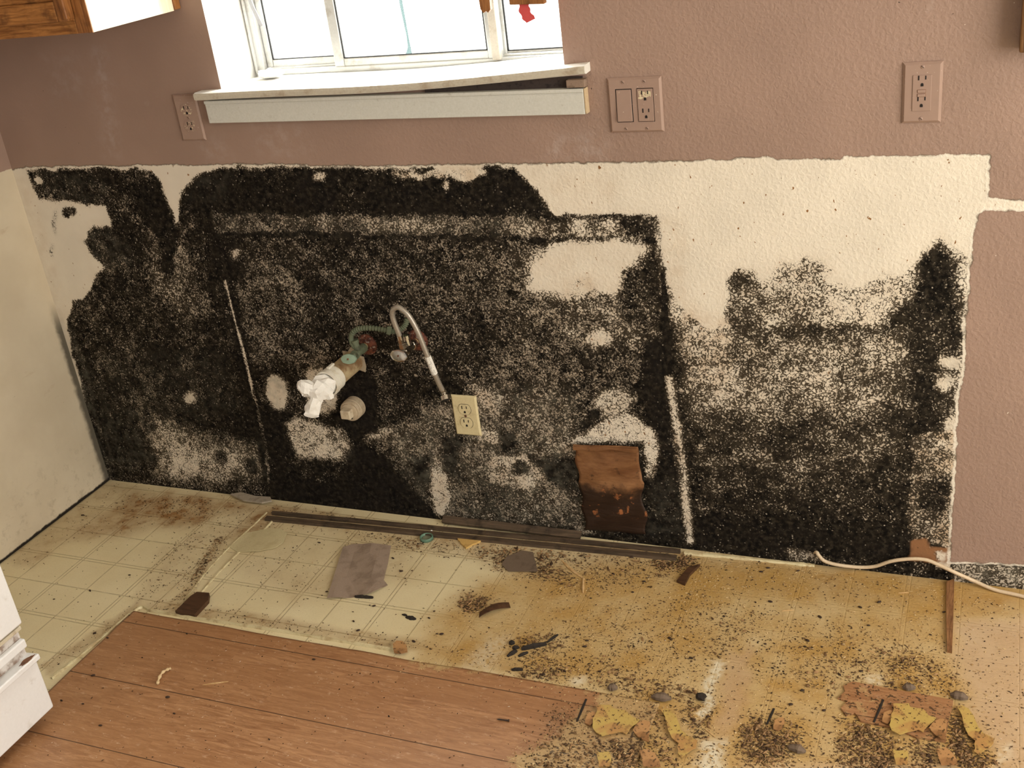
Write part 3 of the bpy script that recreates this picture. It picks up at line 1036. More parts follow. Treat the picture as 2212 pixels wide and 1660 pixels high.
def lam3(u, v):
    jx = (fbm(u, v, 9, 61) - .5) * .010
    jy = (fbm(u, v, 6, 71) - .5) * .014
    e = smooth(-.63, LAM_Y, v)
    ex = 1 - smooth(LAM_X0, LAM_X0 + .06, u)
    return np.stack([u + jx * ex, v + jy * e * .6, np.full_like(u, LAM_T)], 1)


# the vinyl's lip along the laminate edge, and the raised seam running in from the wall
m_lip = grimy('vinyl_lip', (.64, .56, .34), .5, (.34, .22, .10), .6, 40, 260, thr=(.46, .66))


def floor_bead(name, px, w, h, mat):
    P_ = [Vector(p) for p in floor_pts(px, 0)]
    P_ = spline(P_, 6)
    bm_ = bmesh.new()
    rows_ = []
    rb = random.Random(len(px))
    for (p, t_, x_, y_) in frames_along(P_):
        n_ = Vector((-t_.y, t_.x, 0))
        k_ = 1 + rb.uniform(-.3, .3)
        rows_.append([bm_.verts.new(p + q_) for q_ in (n_ * w * k_, n_ * w * .5 + Vector((0, 0, h * k_)), -n_ * w * .5 + Vector((0, 0, h)), -n_ * w * k_)])
    for a_, b_ in zip(rows_, rows_[1:]):
        for q_ in range(3):
            bm_.faces.new((a_[q_], a_[q_ + 1], b_[q_ + 1], b_[q_]))
    return obj(name, bm_, mat, floor_root)


floor_bead('vinyl_lip', [(112, 1468), (200, 1398), (296, 1318), (330, 1322), (420, 1337), (560, 1358), (700, 1381), (868, 1409)], .004, .0055, m_lip)
floor_bead('vinyl_seam', [(576, 1108), (540, 1142), (490, 1188), (440, 1243), (385, 1318)], .003, .002, m_lip)
floor_bead('vinyl_seam', [(596, 1118), (556, 1160), (510, 1200), (456, 1256), (402, 1322)], .0035, .003, m_lip)
floor_bead('base_bead', [(1478, 1196), (1560, 1203), (1640, 1211), (1720, 1219), (1760, 1223)], .006, .004, m_lip)
me, gx, gy = grid_mesh('laminate_flooring', xs, ys, lam3)
fl = floor_fields(gx, gy)
set_attr(me, 'dirt', fl.ch['R'], fl.ch['G'], fl.ch['B'], fl.ch['W'])
set_attr(me, 'dirtb', fl.ch['K'], fl.ch['K'] * 0, fl.ch['K'] * 0, fl.ch['K'] * 0)
bm = bmesh.new()
bm.from_mesh(me)
be = [e for e in bm.edges if e.is_boundary]
r = bmesh.ops.extrude_edge_only(bm, edges=be)
for v in r['geom']:
    if isinstance(v, bmesh.types.BMVert):
        v.co.z = 0.0005
bm.to_mesh(me)
bm.free()
link_mesh('laminate_flooring', me, laminate_material(), floor_root)
# ------------------------------------------------------------------ shared materials
M = {}
M['alu'] = grimy('window_aluminium', (.62, .62, .60), .38, (.30, .25, .19), .35, 25, 300, metal=.55)
M['white_paint'] = grimy('white_gloss_paint', (.80, .79, .74), .45, (.42, .34, .22), .25, 18, 200, thr=(.58, .78))
M['jamb'] = grimy('white_jamb_paint', (.84, .83, .80), .5, (.55, .40, .25), .15, 20, 200, thr=(.6, .8))
M['sealant'] = grimy('black_seal', (.03, .03, .03), .6)
M['board_end'] = grimy('raw_wood_end', (.55, .42, .26), .75, (.2, .1, .04), .5, 60, 300)
M['dark_gap'] = grimy('dark_splintered_wood', (.05, .035, .03), .9, (.012, .008, .008), .8, 90, 300)
M['ivory'] = grimy('ivory_plastic', (.66, .57, .34), .4, (.33, .24, .10), .4, 40, 250)
M['mauve_plate'] = None
M['slot'] = grimy('slot_black', (.008, .006, .006), .8)
M['wood_door'] = woody('cabinet_wood', (.20, .075, .018), (.47, .21, .060), 'X', 16, 11, .38, (.05, .018, .006), .55)
M['wood_stile'] = woody('cabinet_stile_wood', (.19, .07, .02), (.36, .155, .048), 'Z', 16, 11, .38, (.05, .018, .006), .45)
M['wood_side_lit'] = woody('cabinet_side_window_lit', (.76, .66, .47), (.86, .79, .64), 'Z', 10, 9, .30, (.5, .36, .2), .12)  # window glare put into the colour: near white beside the brown wood
M['enamel'] = grimy('white_enamel', (.80, .80, .79), .22, (.42, .36, .27), .35, 22, 160, thr=(.60, .74), bumpd=.0002, spec=.5)
M['rusty'] = grimy('rust_brown', (.20, .09, .045), .7, (.06, .03, .02), .7, 60, 260)
M['chrome'] = grimy('chrome_metal', (.50, .47, .42), .16, (.25, .22, .18), .35, 70, 300, metal=1.0, bumpd=.0001)
M['verdigris'] = grimy('green_corroded_brass', (.125, .145, .090), .7, (.055, .060, .035), .75, 55, 300)
M['teal_knob'] = grimy('pale_green_plastic', (.24, .33, .245), .45, (.12, .17, .10), .4, 60, 300)
M['old_brass'] = grimy('old_brass', (.46, .37, .19), .5, (.16, .11, .05), .5, 90, 300, metal=.35)


def escut_mat():
    t = NT('rusty_escutcheon')
    co = t.coord()
    a = t.noise(co, 90, 4, .65)
    c = t.mix(t.step(a, .38, .62), (.050, .015, .010), (.19, .060, .032))
    c = t.mix(t.step(t.noise(t.mapping(co, loc=(2, 3, 4)), 130, 4, .7), .56, .66), c, (.42, .38, .33))
    return t.done(c, .55, .25, t.bump(a, .6, .0012), .4)


M['escutcheon'] = escut_mat()


def mauve_plate_mat():
    t = NT('mauve_painted_plastic')
    co = t.coord()
    c = t.mix(t.noise(co, 40, 3), tuple(v * .96 for v in MAUVE), tuple(v * 1.08 for v in MAUVE))
    ch = t.noise(co, 230, 2, .5)
    c = t.mix(t.step(ch, .72, .75), c, (.68, .58, .48))
    return t.done(c, .38, 0, t.bump(t.noise(co, 120, 3), .3, .0006), .4)


M['mauve_plate'] = mauve_plate_mat()


def chipped_mat(a=.47, b=.52):
    t = NT('mauve_paint_chipped_to_ivory')
    co = t.coord()
    n = t.noise(co, 170, 3, .6)
    c = t.mix(t.step(n, a, b), MAUVE, (.66, .57, .38))
    return t.done(c, .45, 0, t.bump(n, .5, .0008), .4)


M['chipped'] = chipped_mat()
M['chipped_little'] = chipped_mat(.575, .60)

# ------------------------------------------------------------------ window
JD = .15
win = empty('window_1', (1.19, .08, WZ0), kind='structure')
WO = Vector(win.location)


def wpart(name, bm, mat, parent=win, sm=False):
    for v in bm.verts:
        v.co -= WO
    return obj(name, bm, mat, parent, sm)


bm = bmesh.new()
box(bm, (WX0 - .02, .0015, 1.10), (WX0, JD + .05, WZ1 + .02))
box(bm, (WX1, .0015, 1.10), (WX1 + .02, JD + .05, WZ1 + .02))
box(bm, (WX0, .0015, WZ1), (WX1, JD + .05, WZ1 + .02))
wpart('window_reveal', bm, M['jamb'])
# aluminium frame
FY0, FY1 = JD, JD + .045
bm = bmesh.new()
box(bm, (WX0, FY0, 1.150), (WX1, FY1, 1.190), .002)
box(bm, (WX0, FY0 + .012, 1.188), (WX1, FY1, 1.195), .001)
box(bm, (WX0, FY0, 1.185), (.779, FY1, WZ1), .002)
box(bm, (.757, FY0 - .006, 1.185), (.763, FY0 + .004, WZ1), .001)
box(bm, (WX1 - .028, FY0, 1.185), (WX1, FY1, WZ1), .002)
box(bm, (WX0, FY0, WZ1 - .035), (WX1, FY1, WZ1), .002)
wpart('window_frame', bm, M['alu'])


def sash(name, x0, x1, y0, y1, z0, lw, rw, bw):
    bm = bmesh.new()
    box(bm, (x0, y0, z0), (x0 + lw, y1, WZ1 - .036), .0025)
    box(bm, (x1 - rw, y0, z0), (x1, y1, WZ1 - .036), .0025)
    box(bm, (x0 + lw, y0 + .002, z0), (x1 - rw, y1, z0 + bw), .0025)
    box(bm, (x0 + lw, y0 + .002, WZ1 - .036 - bw), (x1 - rw, y1, WZ1 - .036), .0025)
    s = wpart(name, bm, M['alu'])
    ym = (y0 + y1) / 2
    bm = bmesh.new()
    a, b, c, d = x0 + lw, x1 - rw, z0 + bw, WZ1 - .036 - bw
    g = .0035
    box(bm, (a, ym - .006, c), (a + g, ym - .002, d))
    box(bm, (b - g, ym - .006, c), (b, ym - .002, d))
    box(bm, (a, ym - .006, c), (b, ym - .002, c + g * .6))
    wpart('glazing_seal', bm, M['sealant'], s)
    bm = bmesh.new()
    box(bm, (a, ym - .002, c), (b, ym + .002, d))
    return s, wpart('glass_pane', bm, M['glass'], s)


def glass_mat():
    t = NT('window_glass')
    tr = t.n('ShaderNodeBsdfTransparent')
    tr.inputs[0].default_value = (.97, .985, .98, 1)
    gl = t.n('ShaderNodeBsdfGlossy')
    gl.inputs['Roughness'].default_value = .03
    mx = t.n('ShaderNodeMixShader')
    mx.inputs[0].default_value = .05
    t.t.links.new(tr.outputs[0], mx.inputs[1])
    t.t.links.new(gl.outputs[0], mx.inputs[2])
    t.t.links.new(mx.outputs[0], t.out.inputs[0])
    return t.m


M['glass'] = glass_mat()
sash('window_sash', .780, 1.000, FY0 + .016, FY0 + .036, 1.190, .016, .022, .022)
s2, p2 = sash('window_sash', .984, 1.427, FY0 + .002, FY0 + .020, 1.188, .026, .034, .020)
sash('window_sash', 1.415, WX1 - .028, FY0 + .022, FY0 + .040, 1.186, .018, .016, .014)
# tan meeting stile of the middle sash
bm = bmesh.new()
box(bm, (1.407, FY0 - .008, 1.186), (1.427, FY0 + .004, WZ1 - .04), .002)
wpart('interlock_strip', bm, grimy('stained_aluminium', (.52, .47, .40), .5, (.28, .20, .12), .6, 40, 300, metal=.2), s2)
# translucent teal streak laid over the middle pane
def streak_mat():
    t = NT('teal_tint')
    tr = t.n('ShaderNodeBsdfTransparent')
    tr.inputs[0].default_value = (.40, .47, .475, 1)
    t.t.links.new(tr.outputs[0], t.out.inputs[0])
    return t.m


bm = bmesh.new()
prism(bm, [(1.184, FY0 + .006, 1.32), (1.192, FY0 + .006, 1.32), (1.1945, FY0 + .006, 1.24), (1.1965, FY0 + .006, 1.206), (1.178, FY0 + .006, 1.206),
           (1.188, FY0 + .006, 1.225), (1.189, FY0 + .006, 1.25)], (0, .0008, 0))
wpart('teal_streak', bm, streak_mat(), p2)
bm = bmesh.new()
prism(bm, [(1.184, FY0 + .006, 1.32), (1.192, FY0 + .006, 1.32), (1.191, FY0 + .006, 1.80), (1.185, FY0 + .006, 1.80)], (0, .0008, 0))
wpart('teal_streak', bm, streak_mat(), p2)


# sill board, bowed up at its right end, over the flat apron board
def sill_lift(x):
    t = max(0.0, (x - 1.05) / .63)
    return .0185 * t * t + .001 * math.sin(x * 9)


bm = bmesh.new()
prof = [(.147, 0), (.147, .016), (-.028, .018), (-.034, .016), (-.037, .010), (-.036, .002), (-.030, -.001)]
prof2 = [(-.0003, 0), (-.0003, .018), (-.028, .018), (-.034, .016), (-.037, .010), (-.036, .002), (-.030, -.001)]
N = 48
X0, X1 = .693, 1.690
rows = []
for i in range(N + 1):
    x = X0 + (X1 - X0) * i / N
    inside = WX0 + .001 < x < WX1 - .001
    pr = prof if inside else prof2
    zb = 1.1605 + sill_lift(x)
    rows.append([bm.verts.new((x, y, zb + z)) for y, z in pr])
for a, b in zip(rows, rows[1:]):
    for k in range(len(prof)):
        bm.faces.new((a[k], a[(k + 1) % len(prof)], b[(k + 1) % len(prof)], b[k]))
bm.faces.new(rows[0])
bm.faces.new(rows[-1][::-1])
sill = wpart('sill_board', bm, M['white_paint'])
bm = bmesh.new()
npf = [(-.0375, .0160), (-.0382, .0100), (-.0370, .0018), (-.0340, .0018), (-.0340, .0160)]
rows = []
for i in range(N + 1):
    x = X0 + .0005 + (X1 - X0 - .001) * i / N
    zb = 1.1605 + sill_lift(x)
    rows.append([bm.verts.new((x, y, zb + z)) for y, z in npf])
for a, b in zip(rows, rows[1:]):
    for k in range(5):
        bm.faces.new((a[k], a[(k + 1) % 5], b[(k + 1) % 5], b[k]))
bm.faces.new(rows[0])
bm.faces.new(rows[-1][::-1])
wpart('shaded_nosing', bm, grimy('shaded_sill_edge', (.54, .50, .41), .55, (.30, .20, .12), .5, 30, 260, thr=(.5, .68)), sill)  # front edge coloured darker than the board, its weaker light painted in
bm = bmesh.new()
box(bm, (.706, -.018, 1.101), (1.676, -.0005, 1.1555), .0015)
box(bm, (.706, -.021, 1.148), (1.676, -.018, 1.1555), .001)
for v in bm.verts:
    v.co.z -= (v.co.x - .7) * .0085
wpart('apron_board', bm, grimy('grey_white_board', (.60, .60, .55), .5, (.30, .26, .20), .35, 60, 260, thr=(.62, .74)))
bm = bmesh.new()
box(bm, (1.6765, -.018, 1.094), (1.681, -.0005, 1.1475), .001)
wpart('apron_raw_end', bm, M['board_end'])
bm = bmesh.new()
box(bm, (1.30, -.006, 1.148), (1.672, -.0008, 1.170))
wpart('splintered_gap_filler', bm, M['dark_gap'])
bm = bmesh.new()
box(bm, (1.640, -.020, 1.1495), (1.682, -.0012, 1.1660), .002)
wpart('wood_shim', bm, grimy('dirty_wood_shim', (.27, .19, .14), .8, (.08, .05, .03), .6, 70, 300))

# ------------------------------------------------------------------ things at the window
bm = bmesh.new()
rnd = random.Random(3)
bmesh.ops.create_icosphere(bm, subdivisions=3, radius=1)
for v in bm.verts:
    c = v.co.copy()
    k = 1 + .22 * math.sin(7 * c.x + 3 * c.z) * math.cos(5 * c.y - 2 * c.z) + rnd.uniform(-.07, .07)
    v.co = Vector((.824 + c.x * .034 * k, .108 + c.y * .026 * k, 1.1800 + max(-.0015, (c.z * .6 + .55) * .017 * k)))
o = obj('crumpled_tissue', bm, grimy('tissue_white', (.82, .80, .77), .9, (.45, .32, .24), .35, 60, 300, thr=(.6, .7)), smooth_=False)
setp(o, 'crumpled white tissue lying on the left end of the window sill', 'tissue')

bm = bmesh.new()
pts = spline([(.779, .140, 1.46), (.782, .139, 1.40), (.790, .137, 1.352), (.800, .134, 1.325), (.812, .130, 1.300)], 6)
L = [(p + Vector((-.0045, 0, -.002)), p + Vector((.0045, 0, .002))) for p in pts]
va = [(bm.verts.new(a), bm.verts.new(b), bm.verts.new(b + Vector((0, .002, 0))), bm.verts.new(a + Vector((0, .002, 0)))) for a, b in L]
for a, b in zip(va, va[1:]):
    for k in range(4):
        bm.faces.new((a[k], a[(k + 1) % 4], b[(k + 1) % 4], b[k]))
bm.faces.new(va[0])
bm.faces.new(va[-1][::-1])
o = obj('blind_strap', bm, grimy('grey_plastic', (.42, .42, .44), .5))
setp(o, 'pale grey plastic strap curling down over the left side of the window frame', 'strap')

cord_m = grimy('hanging_cord', (.35, .28, .20), .9)


def hang(name, loc, body, bname, xs_, zt, label, cat):
    r = empty(name, loc, label, cat)
    L_ = Vector(loc)
    for v in body.verts:
        v.co -= L_
    obj(bname, body, M['wood_stile'], r)
    for x_, z_ in xs_:
        b_ = bmesh.new()
        tube(b_, [Vector((x_, -.0535, z_)) - L_, Vector((x_, -.004, zt)) - L_], .0008, 6)
        obj('cord', b_, cord_m, r)
    return r


bm = bmesh.new()
box(bm, (1.550, -.062, 1.331), (1.626, -.045, 1.349), .002)
for v in bm.verts:
    v.co.z -= (v.co.x - 1.535) * .045
hang('hanging_rail', (1.588, -.053, 1.329), bm, 'rail_bar', ((1.562, 1.347), (1.614, 1.345)), 2.02, 'thin brown wooden rail hung before the top right of the window', 'rail')
bm = bmesh.new()
prism(bm, [(1.483, -.06, 1.345), (1.484, -.06, 1.326), (1.490, -.06, 1.318), (1.496, -.06, 1.322), (1.500, -.06, 1.318), (1.506, -.06, 1.324), (1.507, -.06, 1.346)], (0, .012, 0))
hang('wooden_ornament', (1.495, -.054, 1.318), bm, 'ornament_body', ((1.495, 1.345),), 2.02, 'small ragged brown wooden ornament dangling before the window, left of the red ribbon', 'ornament')
bm = bmesh.new()
pts = spline([(1.583, -.052, 1.336), (1.578, -.054, 1.322), (1.583, -.056, 1.307), (1.592, -.058, 1.296)], 6)
wv = [(.013, .0), (.013, 0), (.013, .001), (.014, .004)]
va = []
for i, p in enumerate(pts):
    w = .0115 + .0015 * math.sin(i)
    sl = .004 * i / len(pts)
    va.append([bm.verts.new(p + Vector(d)) for d in ((-w, 0, -sl), (w, 0, sl), (w, .0012, sl), (-w, .0012, -sl))])
for a, b in zip(va, va[1:]):
    for k in range(4):
        bm.faces.new((a[k], a[(k + 1) % 4], b[(k + 1) % 4], b[k]))
bm.faces.new(va[0])
bm.faces.new(va[-1][::-1])
o = obj('red_ribbon', bm, grimy('red_ribbon_cloth', (.62, .085, .085), .7))
setp(o, 'short curled red ribbon hanging from the wooden rail at the window', 'ribbon')

# ------------------------------------------------------------------ wall cabinet, top left
CX0, CX1, CY, CZ0, CZ1 = .02, .685, -.305, 1.368, 2.13
cab = empty('wall_cabinet', (.35, 0, CZ0), 'honey brown wooden wall cabinet hanging left of the window, its side lit white', 'cabinet')
CO = Vector(cab.location)


def cpart(name, bm, mat, parent=cab, sm=False, org=None):
    for v in bm.verts:
        v.co -= CO
    return obj(name, bm, mat, parent, sm)


bm = bmesh.new()
box(bm, (CX0, CY + .02, CZ0 + .012), (CX1 - .012, -.001, CZ1))
cpart('carcass', bm, M['wood_stile'])
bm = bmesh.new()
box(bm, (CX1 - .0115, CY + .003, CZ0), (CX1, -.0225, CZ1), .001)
cpart('side_panel', bm, M['wood_side_lit'])
bm = bmesh.new()
box(bm, (CX1 - .0115, -.022, CZ0 + .002), (CX1 + .004, -.001, CZ1), .0015)
cpart('scribe_strip', bm, M['wood_stile'])
bm = bmesh.new()
box(bm, (CX1 - .040, CY, CZ0), (CX1 - .012, CY + .0195, CZ1), .0015)
box(bm, (CX1 - .0125, CY, CZ0), (CX1, CY + .0025, CZ1), .0008)
cpart('frame_stile', bm, M['wood_stile'])
bm = bmesh.new()
box(bm, (CX0, CY, CZ0), (CX1 - .0405, CY + .02, CZ0 + .040), .0015)
cpart('frame_rail', bm, M['wood_door'])
# door: frame with a routed lip round a raised panel
bm = bmesh.new()
dx0, dx1, dz0, dz1, dy = .245, .646, 1.397, 2.10, CY - .020
box(bm, (dx0, dy, dz0), (dx0 + .055, CY - .0005, dz1), .003)
box(bm, (dx1 - .028, dy, dz0 + .0), (dx1, CY - .0005, dz1), .003)
box(bm, (dx1 - .009, dy - .006, dz0 + .004), (dx1 + .0025, CY - .0012, dz1 - .003), .002)
door = cpart('cabinet_door', bm, M['wood_stile'])
bm = bmesh.new()
box(bm, (dx0 + .0555, dy, dz0), (dx1 - .0285, CY - .0005, dz0 + .042), .003)
cpart('door_rail', bm, M['wood_door'], door)
bm = bmesh.new()
box(bm, (dx0 + .0555, dy, dz1 - .05), (dx1 - .0285, CY - .0005, dz1), .003)
cpart('door_rail', bm, M['wood_door'], door)
bm = bmesh.new()
box(bm, (dx0 + .056, dy + .010, dz0 + .0425), (dx1 - .029, CY - .0008, dz1 - .051))
box(bm, (dx0 + .085, dy + .004, dz0 + .070), (dx1 - .055, CY - .001, dz1 - .08), .004)
cpart('door_panel', bm, M['wood_door'], door)

# ------------------------------------------------------------------ range, bottom left
rg = empty('kitchen_range', (.32, -1.30, LAM_T), 'white enamel kitchen range with a rust-marked lower drawer, standing at the left wall', 'stove')
RO = Vector(rg.location)
RY1, RY0 = -.925, -1.685
RX = .640


def rpart(name, bm, mat, parent=rg, sm=False):
    for v in bm.verts:
        v.co -= RO
    return obj(name, bm, mat, parent, sm)


bm = bmesh.new()
box(bm, (.03, RY0 + .004, .040), (RX - .034, RY1 - .006, .90), .004)
rpart('range_body', bm, M['enamel'])
bm = bmesh.new()
box(bm, (.025, RY0, .9005), (RX + .01, RY1, .925), .006)
rpart('cooktop', bm, M['enamel'])
bm = bmesh.new()
box(bm, (RX - .033, RY0 + .002, .263), (RX, RY1, .80), .005, 3)
od = rpart('oven_door', bm, M['enamel'])
bm = bmesh.new()
tube(bm, [(RX + .03, RY0 + .08, .755), (RX + .03, RY1 - .08, .755)], .011, 12)
box(bm, (RX + .0005, RY0 + .09, .745), (RX + .03, RY0 + .11, .765))
box(bm, (RX + .0005, RY1 - .11, .745), (RX + .03, RY1 - .09, .765))
rpart('door_handle', bm, M['chrome'], od)
bm = bmesh.new()
box(bm, (RX - .033, RY0 + .003, .805), (RX - .002, RY1 - .002, .895), .004)
cp = rpart('control_panel', bm, M['enamel'])
for k in range(5):
    bm = bmesh.new()
    lathe(bm, [(0, .022), (.012, .022), (.024, .017), (.026, .012)], (RX - .0015, RY0 + .12 + k * .13, .85), (1, 0, 0), 20)
    rpart('control_knob', bm, M['sealant'], cp)
# cream trim under the door, over the drawer
bm = bmesh.new()
box(bm, (RX - .033, RY0 + .004, .248), (RX - .006, RY1 - .003, .2575), .002)
rpart('trim_strip', bm, grimy('yellowed_trim', (.62, .56, .42), .4, (.25, .15, .08), .5, 50, 300))
# drawer: recessed grip with brown grime, a white lip, then the flat front
bm = bmesh.new()
box(bm, (RX - .033, RY0 + .003, .034), (RX, RY1, .1685), .005, 3)
dr = rpart('storage_drawer', bm, M['enamel'])
bm = bmesh.new()
box(bm, (RX - .033, RY0 + .003, .1690), (RX + .012, RY1 + .002, .1790), .003, 3)
for v in bm.verts:
    if v.co.x > RX and v.co.z > .174:
        v.co.z += .004
rpart('drawer_lip', bm, M['enamel'], dr)
bm = bmesh.new()
box(bm, (RX - .033, RY0 + .003, .1795), (RX - .018, RY1 - .004, .2465), .002)
rpart('drawer_grip_recess', bm, grimy('rust_stained_enamel', (.66, .62, .58), .35, (.20, .115, .07), .85, 20, 200, thr=(.45, .6)), dr)
bm = bmesh.new()
box(bm, (RX - .0175, RY0 + .003, .205), (RX - .004, RY1 - .006, .226), .003)
rpart('drawer_grip', bm, M['enamel'], dr)
bm = bmesh.new()
rb_ = random.Random(4)
pr_ = [(RX + .002 + (.0085 + rb_.uniform(-.002, .002)) * math.cos(2 * PI * k / 16), RY1 - .024 + (.019 + rb_.uniform(-.005, .005)) * math.sin(2 * PI * k / 16), .1808) for k in range(16)]
prism(bm, pr_, (0, 0, .0016))
for v in bm.verts:
    v.co.z += max(0, (v.co.x - RX)) * .25
rpart('rust_blister', bm, M['rusty'], dr)
for (x, y) in ((RX - .06, RY1 - .05), (RX - .06, RY0 + .05), (.08, RY1 - .05), (.08, RY0 + .05)):
    bm = bmesh.new()
    lathe(bm, [(0, .016), (.008, .018), (.012, .010), (.034, .010)], (x, y, LAM_T if x > LAM_X0 else .0005), (0, 0, 1), 16)
    rpart('levelling_foot', bm, grimy('dark_foot', (.05, .045, .04), .6))
# ragged scraps of plaster swept against the foot
bm = bmesh.new()

# ------------------------------------------------------------------ outlets and switches
def plate(bm, cx, cz, w, h, t=.006, bev=.004):
    a = [(-w / 2, -.0004, -h / 2), (w / 2, -.0004, -h / 2), (w / 2, -.0004, h / 2), (-w / 2, -.0004, h / 2)]
    vb = [bm.verts.new((cx + p[0], p[1], cz + p[2])) for p in a]
    vm = [bm.verts.new((cx + p[0] * .995, -.002, cz + p[2] * .997)) for p in a]
    s = bev
    vf = [bm.verts.new((cx + p[0] - math.copysign(s, p[0]), -t, cz + p[2] - math.copysign(s, p[2]))) for p in a]
    bm.faces.new(vb[::-1])
    bm.faces.new(vf)
    for A, B in ((vb, vm), (vm, vf)):
        for i in range(4):
            bm.faces.new((A[i], A[(i + 1) % 4], B[(i + 1) % 4], B[i]))


def slots(bm, cx, cz, y, flip=1):
    """two blade slots and the round-topped earth hole below them"""
    box(bm, (cx - .0075, y - .0004, cz + .001), (cx - .0052, y + .0002, cz + .0095))
    box(bm, (cx + .0052, y - .0004, cz + .002), (cx + .0072, y + .0002, cz + .0090))
    P = [(cx - .0026, y - .0004, cz - .0105), (cx + .0026, y - .0004, cz - .0105)]
    for k in range(9):
        a = PI * k / 8
        P.append((cx + .0026 * math.cos(a), y - .0004, cz - .0072 + .0028 * math.sin(a)))
    prism(bm, P, (0, .0006, 0))


def duplex_face(cx, cz, r=.0172, cut=.0142, n=28):
    P = []
    for k in range(n):
        a = 2 * PI * k / n
        P.append((cx + r * math.cos(a), 0, cz + max(-cut, min(cut, r * math.sin(a)))))
    return P


def op(name, bm, mat, root, sm=False):
    o, w = root, Vector((0, 0, 0))
    while o is not None:
        w += Vector(o.location)
        o = o.parent
    for v in bm.verts:
        v.co -= w
    return obj(name, bm, mat, root, sm)


def screw(root, x, z, y, mat):
    bm = bmesh.new()
    lathe(bm, [(0, .0034), (.0008, .0034), (.0014, .0020)], (x, y, z), (0, -1, 0), 14)
    s = op('plate_screw', bm, mat, root)
    bm = bmesh.new()
    box(bm, (-.0028, -.0003, -.0004), (.0028, .0003, .0004))
    bmesh.ops.transform(bm, matrix=Matrix.Translation((x, y - .0015, z)) @ Matrix.Rotation(.7, 4, 'Y'), verts=bm.verts[:])
    op('screw_slot', bm, M['slot'], s)


def duplex_outlet(cx, cz, label, mat, facemat, screwmat, ring):
    r = empty('wall_outlet', (cx, 0, cz - .057), label, 'outlet')
    bm = bmesh.new()
    plate(bm, cx, cz, .0705, .1145, .0055)
    op('cover_plate', bm, mat, r)
    for s in (.0195, -.0195):
        if ring:
            bm = bmesh.new()
            prism(bm, [Vector(p) + Vector((0, -.0058, 0)) for p in duplex_face(cx, cz + s, .0182, .0150)], (0, .0006, 0))
            op('gap_ring', bm, M['slot'], r)
        bm = bmesh.new()
        prism(bm, [Vector(p) + Vector((0, -.0068, 0)) for p in duplex_face(cx, cz + s)], (0, .0012, 0))
        f = op('receptacle_face', bm, facemat, r)
        bm = bmesh.new()
        slots(bm, cx, cz + s, -.0069)
        op('contact_slots', bm, M['slot'], f)
    screw(r, cx, cz, -.0055, screwmat)
    return r


duplex_outlet(.638, 1.1138, 'mauve painted duplex outlet on the wall left of the window apron', M['mauve_plate'], M['chipped_little'], M['mauve_plate'], False)
duplex_outlet(1.2773, .3325, 'yellowed ivory duplex outlet low on the mouldy wall under the steel hose', M['ivory'], M['ivory'], M['rusty'], True)


def decora(cx, cz, root, mat, gfci=False, chipped=None):
    yb = -.0062
    bm = bmesh.new()
    box(bm, (cx - .0178, yb - .0003, cz - .0348), (cx + .0178, yb + .0004, cz + .0348))
    op('insert_gap', bm, M['slot'], root)
    bm = bmesh.new()
    box(bm, (cx - .0168, yb - .0022, cz - .0336), (cx + .0168, yb - .0004, cz + .0336), .0007)
    f = op('receptacle_face', bm, mat, root)
    for s in (.0205, -.0165 if not gfci else -.0185):
        bm = bmesh.new()
        slots(bm, cx, cz + s + (.003 if gfci else 0), yb - .0023)
        op('contact_slots', bm, M['slot'], f)
    if chipped is not None:
        bm = bmesh.new()
        P = [(-.015, .010), (-.009, .0085), (-.002, .0115), (.003, .0105), (.009, .0135), (.013, .012), (.0125, .024), (.006, .0245), (-.003, .0235), (-.008, .026), (-.0155, .0245)]
        prism(bm, [(cx + a, yb - .00235, cz + b + .004) for a, b in P], (0, .0002, 0))
        op('bare_patch', bm, chipped, f)
    if gfci:
        for nm, z0 in (('test_button', .0010), ('reset_button', -.0068)):
            bm = bmesh.new()
            box(bm, (cx - .0082, yb - .0025, cz + z0 - .0003), (cx + .0072, yb - .0018, cz + z0 + .0061))
            g = op('button_gap', bm, M['rusty'], f)
            bm = bmesh.new()
            box(bm, (cx - .0076, yb - .0036, cz + z0 + .0003), (cx + .0066, yb - .0020, cz + z0 + .0055), .0005)
            op(nm, bm, mat, f)
    return f


# two-gang plate: rocker switch and a receptacle
cx, cz = 1.7830, 1.1057
sw = empty('switch_plate', (cx, 0, cz - .057), 'mauve two-gang plate with rocker switch and outlet, right of the window', 'switch')
bm = bmesh.new()
plate(bm, cx, cz, .1165, .1145, .0065, .0045)
op('cover_plate', bm, M['mauve_plate'], sw)
bm = bmesh.new()
box(bm, (cx - .023 - .0178, -.0066, cz - .0348), (cx - .023 + .0178, -.0058, cz + .0348))
op('insert_gap', bm, M['slot'], sw)
bm = bmesh.new()
x0 = cx - .023
va = [bm.verts.new(p) for p in ((x0 - .0160, -.0068, cz - .033), (x0 + .0160, -.0068, cz - .033), (x0 + .0160, -.0068, cz + .033), (x0 - .0160, -.0068, cz + .033))]
vb = [bm.verts.new(p) for p in ((x0 - .0152, -.0120, cz - .0322), (x0 + .0152, -.0120, cz - .0322), (x0 + .0152, -.0076, cz + .0322), (x0 - .0152, -.0076, cz + .0322))]
bm.faces.new(va[::-1])
bm.faces.new(vb)
for i in range(4):
    bm.faces.new((va[i], va[(i + 1) % 4], vb[(i + 1) % 4], vb[i]))
op('rocker_switch', bm, M['mauve_plate'], sw)
decora(cx + .023, cz, sw, M['mauve_plate'], False, M['chipped'])
for sx in (-.023, .023):
    for sz in (-.0485, .0485):
        screw(sw, cx + sx, cz + sz, -.0065, M['mauve_plate'])
